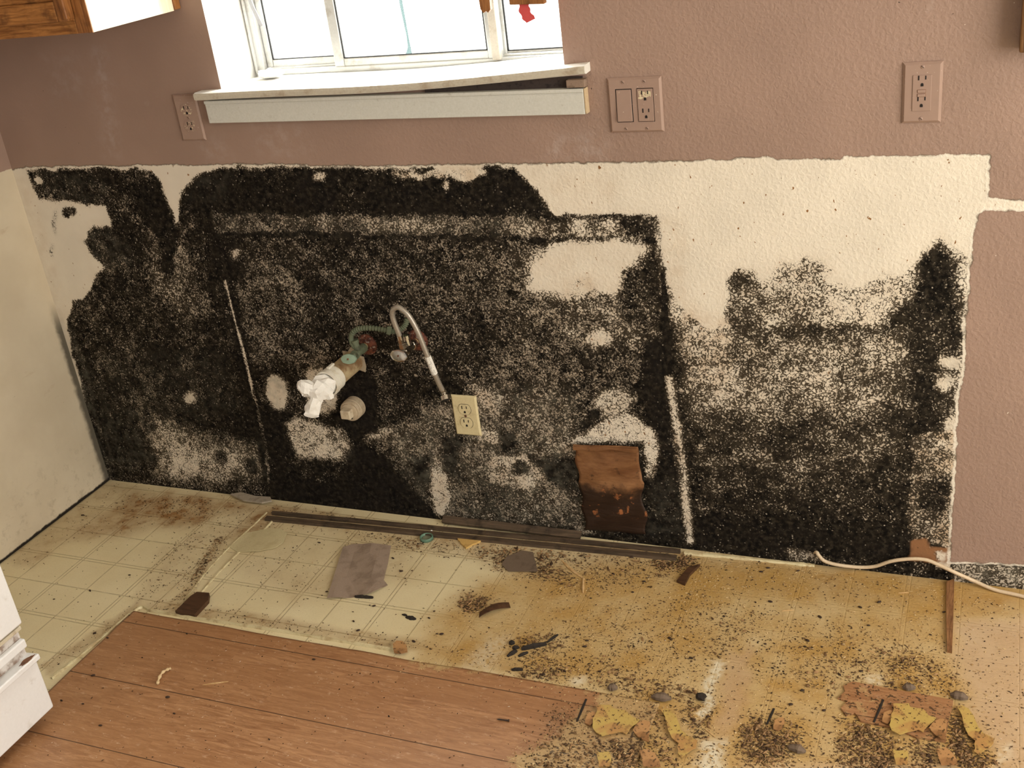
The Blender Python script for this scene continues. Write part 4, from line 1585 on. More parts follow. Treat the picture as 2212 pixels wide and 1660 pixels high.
# single GFCI
cx, cz = 2.3452, 1.1096
gf = empty('wall_outlet', (cx, 0, cz - .057), 'mauve outlet with two small buttons between its sockets, far right of the wall', 'outlet')
bm = bmesh.new()
plate(bm, cx, cz, .0715, .1150, .0068, .0050)
op('cover_plate', bm, M['mauve_plate'], gf)
decora(cx, cz, gf, M['mauve_plate'], True)
for sz in (-.0485, .0485):
    screw(gf, cx, cz + sz, -.0068, M['mauve_plate'])

# dark wooden end of something fixed on the wall at the far right
bm = bmesh.new()
box(bm, (2.5075, -.045, 1.182), (2.60, -.0008, 1.30), .004)
o = obj('wooden_bracket', bm, woody('dark_bracket_wood', (.10, .045, .015), (.22, .11, .04), 'Z', 12))
setp(o, 'dark brown wooden bracket on the mauve wall at the right edge', 'bracket')
# ------------------------------------------------------------------ drain stub stuffed with a rag
AX, AZ = .973, .468
dp = empty('drain_pipe', (AX, 0, AZ), 'stained plastic drain stub with white coupling, sticking out of the mouldy wall', 'pipe')
DO = Vector(dp.location)


def dpart(name, bm, mat, parent=dp, sm=True, org=DO):
    for v in bm.verts:
        v.co -= org
    o = obj(name, bm, mat, parent, sm)
    m = o.modifiers.new('edges', 'EDGE_SPLIT')
    m.split_angle = math.radians(40)
    return o


pipe_m = grimy('stained_pipe', (.46, .36, .21), .55, (.20, .10, .04), .85, 22, 220, thr=(.42, .62))
pvc_m = grimy('white_pvc', (.74, .70, .60), .4, (.48, .38, .22), .4, 30, 250)
bm = bmesh.new()
lathe(bm, [(-.03, .0285), (.098, .0280), (.10, .026)], (AX, 0, AZ), (0, -1, 0), 32)
dpart('pipe_stub', bm, pipe_m)
bm = bmesh.new()
for k in range(16):
    a0, a1 = 2 * PI * k / 16, 2 * PI * (k + 1) / 16
    r0 = .034 + .008 * math.sin(k * 2.3) + .004 * math.sin(k * 5.1)
    r1 = .034 + .008 * math.sin((k + 1) % 16 * 2.3) + .004 * math.sin((k + 1) % 16 * 5.1)
    A = [Vector((AX + r * math.cos(a), y, AZ + r * math.sin(a))) for (r, a, y) in ((.0285, a0, -.004), (.0285, a1, -.004), (r1, a1, -.0035), (r0, a0, -.0035))]
    B = [p + Vector((0, .003, 0)) for p in A]
    va = [bm.verts.new(p) for p in A]
    vb = [bm.verts.new(p) for p in B]
    bm.faces.new(va)
    bm.faces.new(vb[::-1])
    for i in range(4):
        bm.faces.new((va[i], vb[i], vb[(i + 1) % 4], va[(i + 1) % 4]))
dpart('torn_wall_collar', bm, grimy('torn_plaster', (.42, .35, .25), .9, (.06, .045, .03), .6, 60, 300), dp, False)
bm = bmesh.new()
lathe(bm, [(.100, .0295), (.101, .0325), (.121, .0325), (.122, .0305), (.126, .0305), (.1265, .0345), (.142, .0345), (.1425, .0300), (.130, .0285)],
      (AX, 0, AZ), (0, -1, 0), 36)
bm2 = bmesh.new()
cpg = dpart('pipe_coupling', bm, pvc_m)
bm = bmesh.new()
box(bm, (AX - .004, -.122, AZ + .0315), (AX + .004, -.094, AZ + .0375), .001)
dpart('coupling_lug', bm, pvc_m, cpg, False)

# the rag: a twisted knot of cloth with two lobes
rag = bmesh.new()


def lobe(bm, pts, rad, seed, flat=(1, 1, 1)):
    rr = random.Random(seed)
    n = 10
    pts = spline(pts, 2)
    rad = [r_ for a_, b_ in zip(rad, rad[1:]) for r_ in (a_, (a_ + b_) / 2)] + [rad[-1]]
    fr = frames_along(pts)
    rings = []
    for i, (p, t, x, y) in enumerate(fr):
        ring = []
        for k in range(n):
            a = 2 * PI * k / n
            f = 1 + .26 * abs(math.cos(1.5 * a + i * .5 + seed)) - .13 + .14 * math.cos(5 * a - i * 1.1) + rr.uniform(-.14, .14)
            ring.append(bm.verts.new(p + (x * math.cos(a) * flat[0] + y * math.sin(a) * flat[1]) * rad[i] * f))
        rings.append(ring)
    for a, b in zip(rings, rings[1:]):
        for k in range(n):
            bm.faces.new((a[k], a[(k + 1) % n], b[(k + 1) % n], b[k]))
    bm.faces.new(rings[0][::-1])
    bm.faces.new(rings[-1])


lobe(rag, [(AX, -.128, AZ), (AX - .001, -.150, AZ), (AX - .002, -.172, AZ - .002), (AX - .004, -.190, AZ - .002), (AX - .004, -.200, AZ - .002)],
     [.026, .027, .025, .020, .010], 1)
lobe(rag, [(AX - .006, -.178, AZ), (AX - .022, -.190, AZ + .010), (AX - .034, -.196, AZ + .014), (AX - .041, -.198, AZ + .012)], [.016, .020, .021, .012], 4, (1, .7, 1))
lobe(rag, [(AX - .004, -.182, AZ - .006), (AX - .010, -.194, AZ - .030), (AX - .016, -.200, AZ - .048), (AX - .020, -.202, AZ - .058)], [.015, .019, .020, .015], 7, (1, .8, 1))
lobe(rag, [(AX + .010, -.158, AZ - .010), (AX + .022, -.166, AZ - .020), (AX + .026, -.168, AZ - .026)], [.012, .010, .006], 9)
for v in rag.verts:
    pass
o = obj('stuffed_rag', rag, grimy('white_rag_cloth', (.82, .80, .75), .85, (.55, .48, .38), .3, 50, 400, bumpd=.001))
setp(o, 'twisted white rag stuffed into the open end of the drain stub', 'rag')

# ------------------------------------------------------------------ threaded cleanout plug
PX, PZ = .951, .333
pg = empty('cleanout_plug', (PX, 0, PZ), 'beige plastic cleanout plug with a square grip, on the wall right below the drain stub', 'plug')
PO = Vector(pg.location)
plug_m = grimy('beige_plastic', (.47, .38, .265), .5, (.25, .17, .09), .4, 40, 260)
bm = bmesh.new()
lathe(bm, [(0, .030), (.020, .0300), (.022, .0282), (.024, .0282), (.0245, .0295), (.030, .0292), (.033, .0270)], (PX, 0, PZ), (0, -1, 0), 36)
dpart('plug_body', bm, plug_m, pg, True, PO)
bm = bmesh.new()
lathe(bm, [(.0325, .0235), (.036, .0230), (.037, .021)], (PX, 0, PZ), (0, -1, 0), 32)
dpart('plug_rim', bm, plug_m, pg, True, PO)
bm = bmesh.new()
box(bm, (PX - .0155, -.056, PZ - .0125), (PX + .0135, -.036, PZ + .0125), .003, 2)
dpart('square_grip', bm, grimy('worn_beige_plastic', (.60, .51, .37), .5, (.3, .2, .12), .4, 60, 300), pg, False, PO)
bm = bmesh.new()
lathe(bm, [(0, .0032), (.0006, .0032)], (PX + .006, -.0372, PZ - .0165), (0, -1, 0), 12)
dpart('drain_hole', bm, M['slot'], pg, False, PO)


# ------------------------------------------------------------------ shut-off valves
def valve(name, ex, ez, label, body_m, handle_m, hx, hy, hz, hdir, hr):
    r = empty(name, (ex, 0, ez), label, 'valve')
    O = Vector(r.location)
    bm = bmesh.new()
    lathe(bm, [(0.0003, .029), (.003, .0285), (.007, .022), (.010, .013), (.011, .0095)], (ex, 0, ez), (0, -1, 0), 32)
    dpart('escutcheon', bm, M['escutcheon'], r, True, O)
    bm = bmesh.new()
    tube(bm, [(ex, .0, ez), (ex, -.026, ez)], .0085, 16)
    dpart('supply_stub', bm, M['old_brass'], r, True, O)
    bm = bmesh.new()
    lathe(bm, [(.020, .0125), (.034, .0125), (.0345, .0105), (.062, .0105), (.0625, .0125), (.068, .012)], (ex, 0, ez), (0, -1, 0), 20)
    lathe(bm, [(0, .0085), (.026, .0085), (.0265, .0105), (.034, .0105)], (ex, -.048, ez), (-.12, 0, 1), 16)
    b = dpart('valve_body', bm, body_m, r, True, O)
    bm = bmesh.new()
    tube(bm, [(ex, -.064, ez), (hx, hy, hz)], .0055, 12)
    dpart('valve_stem', bm, body_m, r, True, O)
    # oval handle, scalloped, on the stem
    d = Vector(hdir).normalized()
    bm = bmesh.new()
    lathe(bm, [(-.010, .007), (-.004, hr * .96), (0, hr), (.004, hr * .95), (.0055, hr * .70), (.0058, .0012)], (0, 0, 0), (0, 0, 1), 36)
    for v in bm.verts:
        rr = math.hypot(v.co.x, v.co.y)
        a = math.atan2(v.co.y, v.co.x)
        if rr > hr * .5:
            k = 1 + .025 * math.cos(8 * a)
            v.co.x *= k
            v.co.y *= k
        v.co.y *= .62
    q = d.to_track_quat('Z', 'Y').to_matrix().to_4x4()
    bmesh.ops.transform(bm, matrix=Matrix.Translation((hx, hy, hz)) @ q, verts=bm.verts[:])
    h = dpart('valve_handle', bm, handle_m, r, True, O)
    bm = bmesh.new()
    lathe(bm, [(.0056, .0028), (.0072, .0024)], (hx, hy, hz), d, 12)
    dpart('handle_screw', bm, M['rusty'], h, True, O)
    return r


valve('shutoff_valve', 1.023, .517, 'green corroded shutoff valve with pale green oval handle, left of the two', M['verdigris'], M['teal_knob'],
      1.018, -.088, .516, (.10, -.88, .30), .021)
valve('shutoff_valve', 1.172, .537, 'newer chrome shutoff valve with oval chrome handle, right of the two', M['chrome'], M['chrome'],
      1.166, -.090, .535, (-.10, -.90, .20), .0255)

# old corrugated supply tube, from the left valve round behind the steel hose
pts = [wp(767, 752, -.050), wp(759, 738, -.050), wp(760, 722, -.050), wp(772, 712, -.050), wp(790, 709, -.050), wp(812, 710, -.048), wp(834, 714, -.044),
       wp(850, 716, -.036), wp(864, 712, -.030), wp(875, 703, -.024), wp(880, 690, -.020)]
sp = spline(pts, 14)
rad = [.0062 + .0011 * (1 if (i // 2) % 2 else -1) if i > 30 else .0064 for i in range(len(sp))]
tb = empty('supply_tube', pts[0], 'green corroded ribbed copper supply tube looping right from the left valve', 'tube')
TO = Vector(tb.location)
bm = bmesh.new()
tube(bm, sp, rad, 14)
dpart('ribbed_tube', bm, M['verdigris'], tb, True, TO)
bm = bmesh.new()
a, b = wp(835, 714, -.044), wp(846, 716, -.038)
d = (b - a).normalized()
lathe(bm, [(0, .0105), (.010, .0125), (.0115, .0095)], a, d, 6)
dpart('tube_nut', bm, M['verdigris'], tb, False, TO)

# braided steel hose
pts = [wp(873, 757, -.088), wp(868, 742, -.090), wp(862, 722, -.094), wp(853, 700, -.098), wp(848, 683, -.100), wp(849, 670, -.102), wp(858, 664, -.103), wp(869, 669, -.103),
       wp(884, 684, -.102), wp(901, 714, -.100), wp(915, 748, -.097), wp(929, 783, -.092), wp(942, 815, -.084), wp(955, 842, -.072), wp(966, 856, -.062)]
sp = spline(pts, 8)
hs = empty('braided_hose', pts[0], 'braided steel supply hose arching from the chrome valve down to the ivory outlet', 'hose')
HO = Vector(hs.location)


def braid_mat():
    t = NT('braided_steel')
    co = t.coord()
    n = t.noise(co, 500, 2)
    v = t.vor(co, 420, 'DISTANCE_TO_EDGE')
    c = t.mix(n, (.24, .21, .17), (.52, .47, .40))
    return t.done(c, .38, .55, t.bump(v, .5, .0006), .5)


bm = bmesh.new()
tube(bm, sp[12:-6], .0066, 16)
dpart('braided_sleeve', bm, braid_mat(), hs, True, HO)
bm = bmesh.new()
d = (sp[12] - sp[2]).normalized()
lathe(bm, [(0, .0098), (.012, .0098), (.013, .0080), (.026, .0080), (.027, .0070)], sp[3], d, 6)
dpart('hose_nut', bm, M['chrome'], hs, False, HO)
bm = bmesh.new()
lathe(bm, [(0, .0074), (.012, .0074)], sp[12] - d * .002, d, 18)
dpart('crimp_ferrule', bm, M['chrome'], hs, True, HO)
d = (sp[-1] - sp[-7]).normalized()
bm = bmesh.new()
lathe(bm, [(0, .0076), (.004, .0082), (.006, .0072), (.010, .0080), (.012, .0070)], sp[-9], d, 18)
dpart('crimp_ferrule', bm, M['chrome'], hs, True, HO)
bm = bmesh.new()
e0 = sp[-9] + d * .010
d = (d + Vector((.15, -.95, -.05))).normalized()
lathe(bm, [(0, .0078), (.006, .0086), (.009, .0120), (.020, .0126), (.0205, .0112)], e0, d, 20, True, True)
dpart('end_nut', bm, M['chrome'], hs, True, HO)
bm = bmesh.new()
lathe(bm, [(.0206, .0110), (.0209, .0110)], e0, d, 20)
dpart('nut_washer', bm, M['slot'], hs, True, HO)
# printed tag round the hose
i0 = min(range(len(sp)), key=lambda i: (sp[i] - wp(924, 772, -.094)).length)
i1 = min(range(len(sp)), key=lambda i: (sp[i] - wp(940, 806, -.087)).length)
tg = sp[i0:i1 + 1]
bm = bmesh.new()
fr = frames_along(tg)
rings = []
for (p, t, x, y) in fr:
    rings.append([bm.verts.new(p + (x * math.cos(2 * PI * k / 18) + y * math.sin(2 * PI * k / 18)) * .0080) for k in range(18)])
for a, b in zip(rings, rings[1:]):
    for k in range(18):
        bm.faces.new((a[k], a[(k + 1) % 18], b[(k + 1) % 18], b[k]))
bm.faces.new(rings[0][::-1])
bm.faces.new(rings[-1])
tag_o = dpart('paper_tag', bm, grimy('white_tag_paper', (.80, .77, .70), .7, (.5, .45, .38), .2), hs, True, HO)
tag_o['label'] = 'white printed paper tag'
# rows of tiny print: dark dashes along the tag
bm = bmesh.new()
rr = random.Random(11)
L = sum((tg[i + 1] - tg[i]).length for i in range(len(tg) - 1))
camv = Vector(CAM_POS)
for row in range(-3, 4):
    for i in range(len(fr) - 1):
        p, t, x, y = fr[i]
        seg = (fr[i + 1][0] - p).length
        out = (Vector((0, -1, .35)) - t * Vector((0, -1, .35)).dot(t)).normalized()
        side = t.cross(out)
        s = 0.0
        while s < seg:
            ln = rr.uniform(.0008, .003)
            if rr.random() < .72 and s + ln < seg:
                ang = row * .27
                n_ = out * math.cos(ang) + side * math.sin(ang)
                w_ = side * math.cos(ang) - out * math.sin(ang)
                c0 = p + t * s + n_ * .00825
                hw = .00042 if row % 2 else .00026
                q = [c0 - w_ * hw, c0 + w_ * hw, c0 + w_ * hw + t * ln, c0 - w_ * hw + t * ln]
                bm.faces.new([bm.verts.new(k) for k in q])
            s += ln + rr.uniform(.0004, .0012)
dpart('tag_print', bm, M['slot'], tag_o, False, HO)

# ------------------------------------------------------------------ brown sheet stuck on the wall
def sheet_mat():
    t = NT('water_stained_brown_sheet')
    co = t.coord()
    xyz = t.n('ShaderNodeSeparateXYZ')
    t.put(xyz.inputs[0], co)
    z = xyz.outputs[2]
    n = t.noise(t.mapping(co, (.6, 1, 1.5), (0, .4, 0)), 13, 6, .68, .4)
    c = t.mix(t.step(n, .34, .70), (.15, .062, .023), (.285, .140, .060))
    zz = t.math('ADD', z, t.math('MULTIPLY', t.math('SUBTRACT', t.noise(co, 24, 4, .65), .5), .10))
    c = t.mix(t.step(zz, .160, .115), c, (.030, .014, .007))
    sp_ = t.noise(t.mapping(co, loc=(4, 2, 1)), 30, 5, .7)
    c = t.mix(t.math('MULTIPLY', t.step(sp_, .56, .68), .8), c, (.035, .017, .009))
    rr_ = t.math('MULTIPLY', t.step(t.noise(t.mapping(co, loc=(9, 2, 5)), 34, 4, .6), .58, .66), t.step(zz, .150, .120))
    c = t.mix(t.math('MULTIPLY', rr_, t.step(zz, .035, .07)), c, (.33, .12, .042))
    return t.done(c, .6, 0, t.bump(t.noise(t.mapping(co, (.5, 1, 2)), 30, 4), .8, .004), .3)


bm = bmesh.new()
NU, NV = 24, 34
tl, tr, br, bl = wp(1240, 958, -.004), wp(1378, 963, -.004), wp(1399, 1154, -.004), wp(1266, 1146, -.004)
vs = []
rs = random.Random(5)
for j in range(NV + 1):
    row = []
    v = j / NV
    for i in range(NU + 1):
        u = i / NU
        p = (tl * (1 - u) + tr * u) * (1 - v) + (bl * (1 - u) + br * u) * v
        q = Vector(p)
        edge = .006 * math.sin(v * 17 + 1) * (1 if u > .8 else 0) * (u - .8) * 5 * (1 if v > .4 else .3)
        q.x += edge + (.004 * math.sin(v * 23) if u < .05 else 0)
        q.y = -.005 - .006 * math.sin(u * 3.1) * math.sin(v * 3.1) - .0022 * math.sin(v * 22 + u * 5) - .0015 * math.sin(u * 14 + v * 9)
        if v < .08:
            q.y -= .006 * (1 - v / .08) * (1 + .4 * math.sin(u * 9))
        q.y = min(q.y, -.0022)
        row.append(q)
    vs.append(row)
F_ = [[bm.verts.new(q) for q in row] for row in vs]
B_ = [[bm.verts.new(q + Vector((0, .0016, 0))) for q in row] for row in vs]
for j in range(NV):
    for i in range(NU):
        bm.faces.new((F_[j][i], F_[j][i + 1], F_[j + 1][i + 1], F_[j + 1][i]))
        bm.faces.new((B_[j][i], B_[j + 1][i], B_[j + 1][i + 1], B_[j][i + 1]))
for i in range(NU):
    bm.faces.new((F_[0][i], B_[0][i], B_[0][i + 1], F_[0][i + 1]))
    bm.faces.new((F_[NV][i], F_[NV][i + 1], B_[NV][i + 1], B_[NV][i]))
for j in range(NV):
    bm.faces.new((F_[j][0], F_[j + 1][0], B_[j + 1][0], B_[j][0]))
    bm.faces.new((F_[j][NU], B_[j][NU], B_[j + 1][NU], F_[j + 1][NU]))
ps = obj('brown_sheet', bm, sheet_mat(), smooth_=True)
setp(ps, 'water-stained brown sheet with a blackened bottom, standing against the mouldy wall', 'sheet')
# folded layers along its top edge
for k in range(2):
    bm = bmesh.new()
    z0 = ps.location.z
    n = 20
    a = []
    for i in range(n + 1):
        u = i / n
        p = tl * (1 - u) + tr * u
        d0 = .011 - k * .005
        yy = -.0125 - .0022 * k - .0015 * math.sin(u * 7 + k)
        top = Vector((p.x, yy, p.z + .001 - .004 * k))
        bot = Vector((p.x + .001, yy - .001, p.z - d0 - .004 * k - .003 * math.sin(u * 6 + k * 2)))
        a.append([bm.verts.new(q - ps.location) for q in (top, bot, bot + Vector((0, .0014, 0)), top + Vector((0, .0014, 0)))])
    for s_, t_ in zip(a, a[1:]):
        for q in range(4):
            bm.faces.new((s_[q], s_[(q + 1) % 4], t_[(q + 1) % 4], t_[q]))
    bm.faces.new(a[0])
    bm.faces.new(a[-1][::-1])
    obj('folded_top_edge', bm, ps.data.materials[0], ps)

# ------------------------------------------------------------------ pale cable snaking out of the wall base
bm = bmesh.new()
zf = .005
cpts = [wp(1758, 1194, .012), wp(1764, 1194, -.004), wp(1770, 1202, -.010), wp(1782, 1213, -.012), wp(1810, 1221, -.013), fp(1855, 1226, .012), fp(1890, 1224, .020),
        wp(1925, 1213, -.012), wp(1965, 1208, -.012), wp(2000, 1210, -.012), wp(2030, 1222, -.016), wp(2060, 1236, -.022), fp(2105, 1256, .016), fp(2150, 1275, .006), fp(2220, 1292, .006), fp(2330, 1330, .006)]
tube(bm, spline(cpts, 8), .0042, 12)
o = obj('electric_cable', bm, grimy('cream_cable', (.64, .51, .35), .5, (.40, .28, .16), .35, 40, 200), smooth_=True)
setp(o, 'cream electric cable snaking along the wall base to the right', 'cable')
# ------------------------------------------------------------------ things lying on the floor
def zoomed(ox, oy, s):
    return lambda pts: [(ox + x / s, oy + y / s) for x, y in pts]


Z3 = zoomed(0, 1000, 2.516)
Z4 = zoomed(560, 1040, 3.16)
Z1 = zoomed(1100, 900, 3.687)
Z5 = zoomed(1000, 1360, 3.456)
Z5b = zoomed(1240, 1420, 5.267)
Z6 = zoomed(1560, 1160, 3.3206)
Z8 = zoomed(1820, 1420, 5.643)


def floor_z(x, y):
    return LAM_T if (LAM_X0 < x < LAM_X1 and y < LAM_Y) else 0.0


def slab(name, px, t, mat, label, cat, group=None, lift=None, z=None, rag=0.0, seed=0, gap=.0004):
    """a flat scrap of real thickness: outline on the floor, optional lift(x,y) that curls it"""
    r = random.Random(seed)
    P = [Vector(p) for p in floor_pts(px, 0)]
    c = sum(P, Vector()) / len(P)
    z0 = floor_z(c.x, c.y) if z is None else z
    if rag:
        Q = []
        for a, b in zip(P, P[1:] + P[:1]):
            n = max(1, int((b - a).length / .008))
            for k in range(n):
                q = a.lerp(b, k / n)
                Q.append(q + Vector((r.uniform(-rag, rag), r.uniform(-rag, rag), 0)))
        P = Q
    bm = bmesh.new()
    f = bm.faces.new([bm.verts.new((p.x, p.y, 0)) for p in P])
    if lift is not None:
        bmesh.ops.triangulate(bm, faces=[f])
        for _ in range(2):
            bmesh.ops.subdivide_edges(bm, edges=bm.edges[:], cuts=1, use_grid_fill=True)
    bmesh.ops.recalc_face_normals(bm, faces=bm.faces[:])
    top = bm.faces[:]
    r_ = bmesh.ops.extrude_face_region(bm, geom=top)
    for g in r_['geom']:
        if isinstance(g, bmesh.types.BMVert):
            g.co.z += t
    for v in bm.verts:
        v.co.z += z0 + gap
        if lift is not None:
            v.co.z += max(0.0, lift(v.co.x - c.x, v.co.y - c.y))
    o = obj(name, bm, mat)
    return setp(o, label, cat, group)


def stick(name, p0, p1, w, h, mat, label, cat, group=None, bend=0.0, seed=0, taper=.6, z=None):
    """a splintery sliver between two pixels of the floor"""
    r = random.Random(seed)
    a, b = fp(*p0), fp(*p1)
    z0 = floor_z((a.x + b.x) / 2, (a.y + b.y) / 2) if z is None else z
    d = (b - a)
    L = d.length
    d.normalize()
    n = Vector((-d.y, d.x, 0))
    N = 8
    bm = bmesh.new()
    rows = []
    for i in range(N + 1):
        t = i / N
        k = 1 - taper * abs(2 * t - 1) ** 2
        c = a + d * (t * L) + n * (bend * math.sin(PI * t))
        ww = w * k * (1 + r.uniform(-.15, .15)) / 2
        hh = h * k * (1 + r.uniform(-.15, .15))
        rows.append([bm.verts.new(Vector((c.x, c.y, z0 + .0004)) + q) for q in
                     (n * ww, n * ww * .9 + Vector((0, 0, hh * .7)), Vector((0, 0, hh)), -n * ww * .9 + Vector((0, 0, hh * .7)), -n * ww)])
    for s_, t_ in zip(rows, rows[1:]):
        for q in range(5):
            bm.faces.new((s_[q], s_[(q + 1) % 5], t_[(q + 1) % 5], t_[q]))
    bm.faces.new(rows[0])
    bm.faces.new(rows[-1][::-1])
    o = obj(name, bm, mat)
    return setp(o, label, cat, group)


m_lath = woody('old_dirty_lath', (.050, .034, .021), (.125, .085, .053), 'X', 12, 12, .7, (.012, .008, .005), .7)
m_block = woody('dark_brown_wood', (.05, .022, .010), (.10, .048, .022), 'X', 18, 10, .55)
m_char = grimy('charred_wood', (.022, .016, .012), .8, (.008, .006, .005), .7, 90, 400)
m_splint = woody('fresh_pine_splinter', (.50, .30, .12), (.70, .50, .26), 'X', 30, 8, .6, (.3, .15, .05), .2)
m_grey = grimy('grey_brown_paper', (.335, .255, .195), .75, (.20, .145, .105), .6, 26, 300, thr=(.46, .66))
m_dgrey = grimy('dark_grey_scrap', (.16, .115, .08), .8, (.07, .05, .035), .6, 40, 300)
m_foam = grimy('yellow_foam', (.62, .40, .13), .8, (.36, .19, .05), .6, 50, 300)


def dirty_vinyl(name, c0, c1):
    t = NT(name)
    co = t.coord()
    c = t.mix(t.step(t.noise(co, 16, 4, .65), .44, .62), c0, c1)
    c = t.mix(t.step(t.noise(co, 150, 3, .6), .60, .63), c, (.10, .055, .022))
    c = t.mix(t.math('MULTIPLY', t.step(t.noise(co, 45, 4, .7), .54, .66), .7), c, (.25, .13, .05))
    return t.done(c, .5, 0, t.bump(t.noise(co, 120, 3), .5, .0015), .35)


m_yel = dirty_vinyl('peeled_yellow_vinyl', (.50, .36, .105), (.44, .245, .085))
m_tan = dirty_vinyl('peeled_tan_backing', (.46, .255, .105), (.30, .15, .06))
m_pel = grimy('dark_pellet', (.035, .018, .009), .6, (.015, .008, .005), .5, 200, 800)
m_steel = grimy('dark_nail_steel', (.06, .05, .045), .45, (.12, .05, .02), .4, 120, 400, metal=.6)
m_capg = grimy('green_plastic_cap', (.13, .235, .165), .4, (.07, .10, .06), .5, 70, 300)
m_curl = grimy('cream_wood_curl', (.70, .53, .30), .7, (.45, .28, .12), .4, 60, 300)


# --- laths along the foot of the wall
def lath(name, a, b, w, h, tilt, mat, label, z0, group=None, seed=0):
    a, b = Vector(a), Vector(b)
    r = random.Random(seed)
    d = b - a
    L = d.length
    d.normalize()
    n = Vector((-d.y, d.x, 0)).normalized()
    up = d.cross(n) * (1 if d.cross(n).z > 0 else -1)
    n2 = n * math.cos(tilt) + up * math.sin(tilt)
    u2 = up * math.cos(tilt) - n * math.sin(tilt)
    bm = bmesh.new()
    N = 40
    rows = []
    for i in range(N + 1):
        t = i / N
        c = a + d * (L * t) + Vector((0, 0, z0))
        j = lambda s: r.uniform(-s, s)
        wl = 1 if 0 < i < N else .86
        rows.append([bm.verts.new(c + q) for q in (
            n2 * (-w / 2 * wl + j(.0006)), n2 * (w / 2 * wl + j(.0006)), n2 * (w / 2 * wl * .96) + u2 * (h + j(.0004)), n2 * (-w / 2 * wl * .94) + u2 * (h + j(.0004)))])
    for s_, t_ in zip(rows, rows[1:]):
        for q in range(4):
            bm.faces.new((s_[q], s_[(q + 1) % 4], t_[(q + 1) % 4], t_[q]))
    bm.faces.new(rows[0])
    bm.faces.new(rows[-1][::-1])
    o = obj(name, bm, mat)
    return setp(o, label, 'wood strip', group)


lath('wood_strip', (.648, -.100, 0), (1.818, -.048, 0), .017, .008, 0, m_lath, 'longest dark wood strip on the floor, the one farthest from the mouldy wall', .0005, 'wood strips at the wall', 1)
lath('wood_strip', (.652, -.073, 0), (1.822, -.020, 0), .010, .010, 0, m_lath, 'long dark wood strip lying between the front strip and the wall', .0005, 'wood strips at the wall', 2)
lath('wood_strip', (1.166, -.014, 0), (1.560, -.012, 0), .022, .008, .5, m_lath, 'short grey wood strip leaning on the wall base left of the brown sheet', .0095, 'wood strips at the wall', 3)

# --- scraps, one by one
slab('paper_scrap', Z4([(575, 462), (640, 432), (900, 442), (880, 560), (850, 680), (878, 712), (765, 778), (620, 800), (465, 812), (520, 640)]), .0007, m_grey,
     'grey-brown paper scrap lying flat on the vinyl, the biggest on the floor', 'paper', lift=lambda x, y: .003 * (1 + math.sin(x * 60 + y * 30)), seed=2)
slab('dark_scrap', Z4([(1700, 622), (1655, 575), (1690, 520), (1800, 480), (1870, 492), (1902, 626)]), .001, m_dgrey,
     'dark grey torn scrap among the crumbs just before the wood strips', 'scrap', lift=lambda x, y: .002 + .02 * max(0, x), seed=3)
slab('foam_scrap', Z4([(1345, 390), (1400, 396), (1470, 402), (1518, 416), (1460, 440), (1412, 466), (1375, 430)]), .005, m_foam,
     'yellow-orange wedge-shaped foam scrap just before the wood strips', 'foam scrap', rag=.0008, seed=4)
slab('wood_block', Z3([(1075, 722), (1142, 727), (1138, 765), (1062, 846), (985, 838), (958, 826), (1040, 745)]), .011, m_block,
     'dark brown wood block on the vinyl beside the laminate edge', 'wood block', seed=5)
slab('wood_block', Z1([(1335, 1326), (1428, 1218), (1520, 1196), (1440, 1275), (1400, 1352)]), .007, m_block,
     'slanting brown wood chip past the right end of the wood strips', 'wood chip', seed=6)
slab('bark_strip', Z4([(1503, 952), (1505, 908), (1600, 868), (1706, 842), (1716, 866), (1600, 906), (1520, 940)]), .002, m_block,
     'curved brown bark strip arching on the vinyl under the crumb pile', 'bark strip', lift=lambda x, y: .010 * max(0, 1 - (x / .035) ** 2), seed=7)
slab('foam_chip', Z4([(918, 1146), (945, 1122), (985, 1124), (1012, 1152), (1017, 1186), (970, 1196), (925, 1192)]), .007, m_tan,
     'small tan foam chip sitting on the laminate front edge', 'foam scrap', rag=.0008, seed=8, z=.0065)
slab('vinyl_flap', Z3([(1240, 455), (1330, 385), (1420, 370), (1520, 365), (1562, 390), (1540, 440), (1495, 470), (1400, 490), (1290, 490)]), .0012,
     grimy('loose_vinyl', (.62, .54, .32), .5, (.40, .30, .14), .35, 30, 250), 'torn cream vinyl flap curling up near the left end of the wood strips', 'vinyl scrap',
     lift=lambda x, y: .004 * math.sin(max(0, (x + .05) * 22)), seed=9)
slab('plaster_lip', [(512, 1064), (535, 1060), (566, 1068), (598, 1070), (601, 1078), (580, 1082), (540, 1077)], .004,
     grimy('grey_plaster', (.36, .31, .24), .85, (.15, .12, .09), .5, 60, 300), 'grey plaster flake at the foot of the mouldy wall, left of the wood strips', 'plaster flake', z=.004,
     lift=lambda x, y: .004).location.y -= .030
slab('floor_strip', Z6([(1608, 335), (1664, 318), (1660, 480), (1656, 640), (1648, 840), (1612, 832), (1606, 600)]), .006,
     woody('brown_floor_strip', (.17, .075, .03), (.34, .175, .075), 'Y', 22, 12, .5, (.05, .02, .01), .5), 'narrow brown wood strip on the yellow floor at far right, end against the wall', 'wood strip', seed=10)

